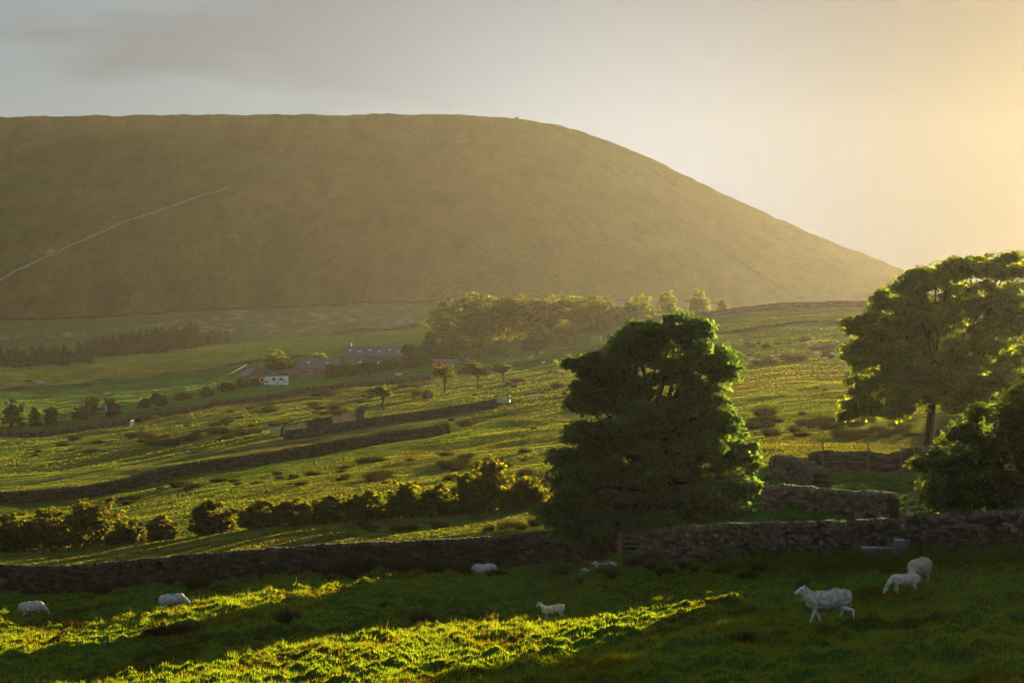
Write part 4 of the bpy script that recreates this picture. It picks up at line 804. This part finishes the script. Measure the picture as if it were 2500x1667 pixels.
g = 'rushes before the near wall'; scatter(16, 740, 1500, 1305, 1345, 26, 50, 'dim rush clump before the near wall', g, RB, 40, .6, 9)
scatter(10, 1500, 1900, 1310, 1345, 22, 36, 'small rush tuft before the tall near wall', 'rush tufts before the tall part of the near wall', RB, 40, .7, 10)
# nettles and thistles by the trough and the far right
def weeds(u0, u1, dy0, dy1, n, seed):
    r = np.random.default_rng(seed); V = []; Fc = []; C = []
    for i in range(n):
        u = r.uniform(u0, u1); y = float(near_wall_y(u))-r.uniform(dy0, dy1); x = (u-UC)/F*y; z = Z(x, y); h = r.uniform(.25, .75)
        for k in range(16):
            t = r.random(); a = r.random()*6.283; q = .14*(1-t*.6); b = len(V); lx, ly = math.cos(a), math.sin(a); pz = z+h*t
            V += [(x, y, pz), (x+lx*q-ly*.03, y+ly*q+lx*.03, pz+.02), (x+lx*q*1.7, y+ly*q*1.7, pz-.02), (x+lx*q+ly*.03, y+ly*q-lx*.03, pz+.02)]; Fc.append((b, b+1, b+2, b+3)); c = np.array([.04, .085, .02])*r.uniform(.7, 1.5); C += [c]*4
    return npmesh('nettles', V, Fc, np.array(C), M['grass'])
tag(weeds(1650, 2600, .6, 7, 1500, 5), 'nettles and thistles growing before the near wall around the trough', 'weeds', kind='stuff')

# ------------------------------------------------------------------ animals and people (one continuous skin each)
import bmesh
_ico = bmesh.new(); bmesh.ops.create_icosphere(_ico, subdivisions=2, radius=1); _ico.verts.ensure_lookup_table()
IV = np.array([v.co[:] for v in _ico.verts]); IF = np.array([[v.index for v in f.verts] for f in _ico.faces]); _ico.free()
def skin(name, chains, voxel, colf, mat, parent=None, smooth_it=3, lump=0, lscale=8, seed=0):
    """chains: list of [(x,y,z,rx[,ry,rz])...]; blended through a voxel skin into one surface"""
    V = []; Fc = []
    for ch_ in chains:
        ch2 = [tuple(p)+((p[3],)*2 if len(p) == 4 else ()) for p in ch_]
        if len(ch2) == 1: ch2 = ch2*2
        for a, b in zip(ch2[:-1], ch2[1:]):
            d = math.dist(a[:3], b[:3]); n = max(1, int(d/(min(a[3], b[3])*.45)))
            for k in range(n+1):
                t = k/n; q = [a[i]+(b[i]-a[i])*t for i in range(6)]; bn = sum(len(x) for x in V)
                V.append(IV*np.array(q[3:6])+np.array(q[:3])); Fc.append(IF+bn)
    me = bpy.data.meshes.new('tmp'); me.from_pydata(np.concatenate(V).tolist(), [], np.concatenate(Fc).tolist())
    o = bpy.data.objects.new('tmp', me); S.collection.objects.link(o)
    m = o.modifiers.new('r', 'REMESH'); m.mode = 'VOXEL'; m.voxel_size = voxel; sm = o.modifiers.new('s', 'SMOOTH'); sm.iterations = smooth_it; sm.factor = .5
    dg = bpy.context.evaluated_depsgraph_get(); nm = bpy.data.meshes.new_from_object(o.evaluated_get(dg)); bpy.data.objects.remove(o); bpy.data.meshes.remove(me)
    n = len(nm.vertices); co = np.empty(n*3, np.float32); nm.vertices.foreach_get('co', co); co = co.reshape(-1, 3).astype(float)
    if lump:
        nr = np.empty(n*3, np.float32); nm.vertex_normals.foreach_get('vector', nr); nr = nr.reshape(-1, 3)
        d = fbm(co[:, 0]*lscale+seed, co[:, 2]*lscale*.8+co[:, 1]*lscale*.8, 3)*lump+pn(co[:, 0]*lscale*3.3+seed, co[:, 2]*lscale*2.2+co[:, 1]*lscale*2)*lump*1.3
        co = co+nr*d[:, None]; nm.vertices.foreach_set('co', co.astype(np.float32).ravel())
    a = nm.color_attributes.new('Col', 'FLOAT_COLOR', 'POINT'); c = np.ones((n, 4), np.float32); c[:, :3] = colf(co); a.data.foreach_set('color', c.ravel())
    nm.materials.clear(); nm.materials.append(mat); nm.polygons.foreach_set('use_smooth', np.ones(len(nm.polygons), bool)); nm.name = name; nm.update()
    return link(bpy.data.objects.new(name, nm), parent)
def blob(c, col, p, r, rgb):
    w = 1-sst(r*.7, r, np.linalg.norm(c-np.array(p), axis=1)); return mixc(col, rgb, w)
def sheep_src(pose='stand', shag=.02, lamb=False, legs=None, seed=0, mark=None, voxel=.02, face=(.60, .62, .62), wool=(.50, .47, .40), headturn=0, name='sheep'):
    """adult about 1.35 m nose to tail, 0.78 m at the back; +x forward"""
    k = .88 if lamb else 1.0; bw = .215*k; bz = .56
    legs = legs or [(.30, .30), (.33, .28), (-.36, -.34), (-.33, -.36)]        # hoof x for front l/r, hind l/r
    ch = [[(-.44, 0, bz+.03, .17*k, .17*k, .19*k), (-.25, 0, bz+.02, .2*k, bw, .225*k), (0, 0, bz-.02, .2*k, bw*1.06, .235*k), (.25, 0, bz, .2*k, bw*.95, .22*k), (.40, 0, bz+.03, .15*k, .16*k, .18*k)]]
    if pose == 'graze': nk = [(.42, 0, bz+.05, .13), (.58, .02, bz-.08, .105), (.69, .03, bz-.24, .085)]; hd = [(.71, .03, .26, .085, .08, .09), (.78, .035, .15, .06, .055, .06), (.83, .035, .07, .045, .042, .042)]; er = (.68, .03, .33)
    elif pose == 'lie': nk = [(.40, 0, bz+.1, .12), (.50, 0, bz+.22, .095), (.55, 0, bz+.30, .085)]; hd = [(.58, 0, bz+.34, .085, .075, .08), (.70, 0, bz+.31, .06, .055, .058), (.78, 0, bz+.28, .045, .04, .042)]; er = (.55, 0, bz+.38)
    else:
        t = headturn; cx, sy = math.cos(t), math.sin(t)
        nk = [(.40, 0, bz+.10, .135), (.52, 0, bz+.22, .105), (.60, .01*sy, bz+.30, .088)]
        hd = [(.62, 0, bz+.36, .088, .078, .085), (.62+.12*cx, .12*sy, bz+.32, .064, .06, .062), (.62+.21*cx, .21*sy, bz+.27, .046, .044, .044)]; er = (.58, 0, bz+.41)
    def leg(x0, y, xf, hind):
        if hind:
            kx = x0+.06+(xf-x0)*.15; hx = x0-.07+(xf-x0)*.75
            return [(x0, y, bz-.06, .12, .075, .13), (kx, y, .36, .068), (hx, y*.95, .25, .036), (xf+.0, y*.95, .05, .026), (xf+.03, y*.95, .025, .034, .03, .025)]
        kx = (x0+xf)/2+.015; return [(x0, y, bz-.10, .09, .06, .12), (x0*.9+xf*.1, y, .40, .055), (kx, y, .24, .036), (xf, y, .05, .025), (xf+.03, y, .025, .034, .03, .025)]
    ys = .115*k; lg = []
    if pose == 'lie':
        for s in (-1, 1): lg += [[(.28, s*.16, bz-.12, .09), (.42, s*.18, bz-.2, .05), (.30, s*.2, bz-.23, .03)], [(-.3, s*.18, bz-.1, .11), (-.12, s*.22, bz-.2, .05), (-.3, s*.24, bz-.23, .03)]]
    else: lg = [leg(.31, ys, legs[0][0], 0), leg(.31, -ys, legs[1][0], 0), leg(-.38, ys, legs[2][0], 1), leg(-.38, -ys, legs[3][0], 1)]
    hx, hy, hz = hd[0][:3]; dx, dy, dz_ = (hd[-1][0]-hx, hd[-1][1]-hy, hd[-1][2]-hz); lnn = math.hypot(dx, dy) or 1; px, py = -dy/lnn, dx/lnn
    ears = [[(er[0]+px*s*.06, er[1]+py*s*.06, er[2]-.01, .03), (er[0]+px*s*.13-.02, er[1]+py*s*.13, er[2]+.035, .024, .024, .016), (er[0]+px*s*.17-.03, er[1]+py*s*.17, er[2]+.05, .012)] for s in (-1, 1)]
    tail = [(-.57, 0, bz+.08, .05), (-.62, 0, bz-.08, .04), (-.61, 0, bz-.22, .03)] if not lamb else [(-.5, 0, bz+.08, .04), (-.55, 0, bz-.04, .025)]
    if lamb: nk = [(a, b, c_, d*.8) for a, b, c_, d in nk]
    eyes = [(hx+dx*.28+px*s*.072, hy+dy*.28+py*s*.072, hz+dz_*.28+.015) for s in (-1, 1)]; nose = hd[-1][:3]
    def cf(c):
        col = np.tile(np.array(face), (len(c), 1)); 
        for e_ in eyes: col = blob(c, col, e_, .026, (.02, .02, .02))
        col = blob(c, col, (nose[0]+.02, nose[1], nose[2]), .035, (.10, .07, .07))
        for e_ in ears: col = blob(c, col, e_[2][:3], .07, (.42, .34, .30))
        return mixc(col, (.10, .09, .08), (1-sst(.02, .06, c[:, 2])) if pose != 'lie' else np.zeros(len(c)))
    o = skin(name, ch+[nk, hd]+lg+ears, voxel*.8, cf, M['hide'], None, 3)
    # the fleece over trunk, neck and thighs
    ft = .025 if lamb else .055; fl = [[(a[0], a[1], a[2]+ft*.2, a[3]+ft, a[4]+ft, a[5]+ft) for a in ch[0]], [(a, b, c_, d+ft*.8) for a, b, c_, d in nk], tail]
    if pose != 'lie':
        for l in lg: fl.append([tuple(l[0][:3])+tuple(q+ft*.5 for q in l[0][3:]), (l[1][0], l[1][1], l[1][2]+.05, l[1][3]+ft*.25)])
    def wf(c):
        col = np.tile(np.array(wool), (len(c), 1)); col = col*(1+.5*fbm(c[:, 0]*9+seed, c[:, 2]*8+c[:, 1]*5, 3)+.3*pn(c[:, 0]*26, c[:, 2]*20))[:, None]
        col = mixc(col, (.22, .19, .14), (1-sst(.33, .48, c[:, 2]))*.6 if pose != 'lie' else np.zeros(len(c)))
        if mark: col = blob(c, col, mark[0], mark[1], mark[2])
        return np.clip(col, .02, .85)
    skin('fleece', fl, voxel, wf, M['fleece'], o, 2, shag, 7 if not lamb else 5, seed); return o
def put(o, u, v, length, heading, label, cat, group=None, ymin=30, ymax=1700, sink=.0, Yd=None, src_len=1.42):
    p = ground(u, v, ymin, ymax) if Yd is None else at(u, Yd); o.location = p-Vector((0, 0, sink)); s = length/src_len; o.scale = (s, s, s)
    # lean with the slope along the body
    hx, hy = math.cos(R(heading))*.35*length, math.sin(R(heading))*.35*length; pitch = math.atan2(Z(p.x+hx, p.y+hy)-Z(p.x-hx, p.y-hy), .7*length)
    o.rotation_euler = Euler((0, -max(-.12, min(.12, pitch)), R(heading)), 'XYZ'); tag(o, label, cat, group); return o
walk = [(.52,), (.22,), (-.64,), (-.30,)]
put(sheep_src('stand', .030, False, walk, 1, ((-.05, -.05, .82), .17, (.10, .36, .42)), voxel=.016, face=(.62, .70, .74), wool=(.44, .44, .39)), 1905, 1425, 1.36, 180, 'shaggy ewe striding left with head up in the right foreground', 'sheep', Yd=51, sink=-.05)
put(sheep_src('graze', .026, False, None, 2, voxel=.018, wool=(.42, .38, .31)), 2112, 1338, 1.45, 236, 'woolly ewe grazing with her rump toward us in front of the trough', 'sheep', Yd=62.5, sink=.03)
put(sheep_src('graze', .010, True, None, 3, ((-.38, 0, .62), .13, (.06, .20, .12)), voxel=.018, wool=(.50, .50, .45)), 2078, 1352, 1.12, 186, 'smooth lamb grazing beside the woolly ewe, green mark on its rump', 'lamb', Yd=59.5, sink=.03)
put(sheep_src('stand', .010, True, [(.33,), (.27,), (-.34,), (-.42,)], 4, voxel=.018, wool=(.62, .56, .44), face=(.55, .48, .42), headturn=.9), 1273, 1420, 1.02, 180, 'sunlit white lamb standing on the edge of the golden patch looking at us', 'lamb', Yd=69.5, sink=-.08)
put(sheep_src('graze', .02, False, None, 5, voxel=.02, wool=(.44, .46, .46)), 76, 1412, 1.38, 0, 'grey white sheep grazing rightward at the far left', 'sheep', Yd=94, sink=.18)
put(sheep_src('graze', .02, False, None, 6, ((0, -.05, .82), .2, (.10, .42, .42)), voxel=.02, wool=(.48, .50, .50)), 399, 1392, 1.32, 12, 'sheep with a teal marked back grazing rightward, second from the left', 'sheep', Yd=88.5, sink=.16)
put(sheep_src('graze', .02, False, None, 7, ((.1, -.05, .82), .2, (.30, .34, .50)), voxel=.02, wool=(.48, .50, .52)), 1112, 1308, 1.35, 184, 'bluish white sheep grazing leftward against the foot of the near wall', 'sheep', Yd=94.5, sink=.26)
lie = sheep_src('lie', .015, False, None, 8, voxel=.024, wool=(.42, .44, .44), name='sheep')
put(lie, 1366, 1282, 1.0, 178, 'left of two sheep lying before the wall near the low gate, head raised', 'sheep', Yd=89, sink=.48)
l2 = copy_tree(lie); put(l2, 1394, 1281, 1.1, 170, 'right of two sheep lying before the wall near the low gate', 'sheep', Yd=88.5, sink=.53)
# far sheep share two shapes
fs = sheep_src('graze', .015, False, None, 9, voxel=.035, wool=(.62, .60, .54)); ft_ = sheep_src('stand', .015, False, None, 10, voxel=.035, wool=(.62, .60, .54)); fl_ = sheep_src('lie', .015, False, None, 11, voxel=.035, wool=(.62, .60, .54))
far = [(1645, 784, 'sheep beside the upper right shoulder of the sycamore'), (1767, 801, 'sheep grazing alone on clear grass left of the rush rows'), (1860, 798, 'sheep above the wide rush clumps in the middle of the sheep field'), (1887, 759, 'highest sheep lying near the upper wall of the sheep field'),
       (1671, 791, 'small sheep in the upper rush row right of the sycamore'), (1702, 786, 'second small sheep in the upper rush row'), (1726, 830, 'sheep behind rushes low at the left of the sheep field'), (1774, 821, 'left of two sheep between the lower rush clumps'), (1790, 822, 'right of two sheep between the lower rush clumps'),
       (1875, 818, 'sheep half hidden behind a rush clump left of the tall right tree'), (1912, 818, 'sheep facing away nearest the tall right tree'), (1896, 827, 'sheep lying below the one nearest the tall right tree'),
       (1229, 917, 'right of two sheep close together on open grass right of the feed ring'), (1219, 918, 'left of two sheep close together on open grass right of the feed ring'), (1362, 930, 'sheep glimpsed under the left boughs of the sycamore'),
       (1244, 815, 'sheep grazing inside the staked fence under the grove'), (1222, 819, 'sheep standing left of the one grazing inside the staked fence'), (1219, 823, 'sheep lying below the standing one inside the staked fence'), (1176, 821, 'sheep beside the stakes above the forked hawthorn'),
       (1074, 829, 'sheep right of the pink shed'), (1089, 827, 'second sheep right of the pink shed'), (1248, 838, 'sheep in the shaded strip below the staked fence, leftmost'), (1275, 834, 'sheep in the shaded strip below the staked fence, in the middle'), (1308, 832, 'sheep in the shaded strip beside the sycamore, upper one'), (1320, 840, 'sheep in the shaded strip beside the sycamore, lower one')]
for i, (u, v, lab) in enumerate(far):
    src = fl_ if 'lying' in lab else (fs if i % 3 else ft_); o = src if not src.get('label') else copy_tree(src)
    put(o, u, v, 1.22, (180, 0, 200, 90, 160)[i % 5], lab, 'sheep', 'far sheep on the slopes', ymin=280, ymax=620, sink=.0 if 'lying' not in lab else .25)
def horse(u, v, L_, heading, coat, mane, label):
    ch = [[(-.70, 0, 1.12, .24, .24, .28), (-.35, 0, 1.08, .27, .27, .29), (.1, 0, 1.05, .27, .27, .3), (.5, 0, 1.10, .25, .23, .30)]]
    nk = [(.62, 0, 1.12, .20, .12, .22), (.88, 0, .92, .15, .09, .15), (1.08, 0, .62, .11, .075, .12)]; hd = [(1.13, 0, .48, .11, .08, .11), (1.20, 0, .28, .07, .065, .08), (1.26, 0, .12, .055, .055, .055)]
    lg = []
    for s in (-1, 1):
        lg.append([(.5, s*.15, .9, .15, .09, .2), (.5, s*.15, .62, .075), (.52, s*.15, .45, .06), (.5+.04*s, s*.15, .1, .042), (.54+.04*s, s*.15, .04, .06, .055, .04)])
        lg.append([(-.72, s*.16, .95, .2, .11, .22), (-.62, s*.16, .7, .11), (-.84, s*.16, .5, .06), (-.8-.05*s, s*.16, .1, .042), (-.75-.05*s, s*.16, .04, .06, .055, .04)])
    ears = [[(1.06, s*.06, .60, .03), (1.03, s*.08, .70, .018)] for s in (-1, 1)]
    o = skin('horse', ch+[nk, hd]+lg+ears, .035, lambda c: mixc(np.tile(np.array(coat), (len(c), 1)), tuple(q*.6 for q in coat), 1-sst(.1, .4, c[:, 2])), M['hide'], None, 3)
    skin('mane', [[(.66, 0, 1.34, .06), (.92, 0, 1.07, .05), (1.10, 0, .74, .04)]], .03, lambda c: np.tile(np.array(mane), (len(c), 1)), M['hide'], o)
    skin('tail', [[(-.94, 0, 1.2, .06), (-1.04, 0, .9, .07), (-1.03, 0, .5, .03)]], .03, lambda c: np.tile(np.array(mane), (len(c), 1)), M['hide'], o)
    put(o, u, v, L_, heading, label, 'horse', src_len=2.3, Yd=452 if u < 330 else 458)
horse(303, 966, 2.4, 262, (.72, .72, .70), (.62, .62, .60), 'white horse grazing head down at the foot of the thin field wall'); horse(357, 953, 2.3, -4, (.20, .10, .05), (.03, .02, .02), 'brown horse with a dark mane grazing right of the white one')
def person(p, heading, shirt, label, h=1.72):
    ch = [[(0, 0, .93, .12, .16, .12), (0, 0, 1.15, .115, .16, .12), (0, 0, 1.36, .11, .18, .10)], [(0, 0, 1.45, .05), (0, 0, 1.52, .05)], [(.01, 0, 1.62, .095, .078, .115)], [(.09, 0, 1.60, .02), (.11, 0, 1.59, .012)]]
    for s in (-1, 1):
        ch.append([(0, s*.09, .9, .09), (.12*s, s*.09, .5, .06), (.17*s-.03, s*.09, .08, .042), (.17*s+.1, s*.09, .04, .04, .04, .03)]); ch.append([(0, s*.2, 1.38, .055), (-.08*s, s*.23, 1.12, .042), (.04-.12*s, s*.22, .88, .033), (.07-.12*s, s*.22, .80, .035, .02, .04)])
        ch.append([(0, s*.08, 1.62, .02)])
    o = skin('person', ch, .022, lambda c: np.tile(np.array((.45, .28, .2)), (len(c), 1)), M['cloth'])
    skin('jacket', [[(0, 0, .98, .135, .18, .12), (0, 0, 1.2, .135, .185, .12), (0, 0, 1.37, .13, .2, .10)]]+[[(0, s*.2, 1.38, .072), (-.08*s, s*.23, 1.12, .06), (.03-.11*s, s*.22, .92, .048)] for s in (-1, 1)], .025, lambda c: np.tile(np.array(shirt), (len(c), 1)), M['cloth'], o)
    skin('trousers', [[(0, s*.09, .92, .108), (.12*s, s*.09, .5, .077), (.17*s-.03, s*.09, .14, .058)] for s in (-1, 1)]+[[(0, 0, .93, .13, .17, .08)]], .025, lambda c: np.tile(np.array((.05, .05, .07)), (len(c), 1)), M['cloth'], o)
    skin('hair', [[(-.02, 0, 1.68, .09, .085, .075)]], .02, lambda c: np.tile(np.array((.05, .035, .02)), (len(c), 1)), M['cloth'], o)
    o.location = p; o.rotation_euler = (0, 0, R(heading)); s = h/1.72; o.scale = (s, s, s); tag(o, label, 'person', 'walkers on the hill')
person(ground(933, 323, 1200), 20, (.85, .85, .88), 'left walker in a white jacket high on the hillside'); person(ground(952, 318, 1200), 20, (.8, .8, .82), 'right walker in a white jacket high on the hillside')
person(ground(547, 266.5, 1300), 0, (.05, .05, .06), 'lone dark walker on the level summit skyline'); person(ground(41, 271.5, 1300), 180, (.05, .05, .06), 'dark walker on the skyline at the far left')
# cairn on the brow
q = ground(1187, 273.5, 1250); cr = MB(); rc = random.Random(3)
for i in range(60):
    a = rc.random()*6.28; t = rc.random(); cr.box((math.cos(a)*3.2*(1-t)*rc.random(), math.sin(a)*2*(1-t)*rc.random(), t*1.6), (rc.uniform(.6, 1.3),)*2+(rc.uniform(.4, .8),), rc.random()*3, jit=.12, col=(.08, .075, .065))
o = cr.build('cairn', M['stone']); o.location = q; tag(o, 'low heap of rocks on the brow where the skyline starts to fall', 'cairn')
for i, (u, v, lab) in enumerate(((1063, 322, 'pale boulder in the bare scar near the summit'), (122, 584, 'grey outcrop beside the hill path'), (137, 578, 'smaller grey outcrop right of the first beside the hill path'))):
    q = ground(u, v, 1200); b = MB()
    for k in range(14): b.box((rc.uniform(-2, 2), rc.uniform(-1, 1), rc.uniform(0, .9)), (rc.uniform(.8, 2), rc.uniform(.8, 1.6), rc.uniform(.5, 1.2)), rc.random()*3, jit=.2, col=(.26, .24, .22))
    o = b.build('rock_outcrop', M['stone']); o.location = q; tag(o, lab, 'rock')

# ------------------------------------------------------------------ haze: still, sunlit evening air
hb = MB(); hb.box((-200, 815, 105), (2200, 1670, 270)); hz_ = hb.build('haze'); hz_['kind'] = 'stuff'; tag(hz_, 'golden evening haze filling the valley', 'haze')
m = newmat('evening_haze'); g_ = G(m); pv = g_.n('ShaderNodeVolumePrincipled'); pv.inputs['Color'].default_value = (1, .95, .82, 1); pv.inputs['Density'].default_value = HAZE_DENSITY; pv.inputs['Anisotropy'].default_value = HAZE_G
o_ = g_.n('ShaderNodeOutputMaterial'); g_.l(pv.outputs[0], o_.inputs['Volume']); hz_.data.materials.append(m)
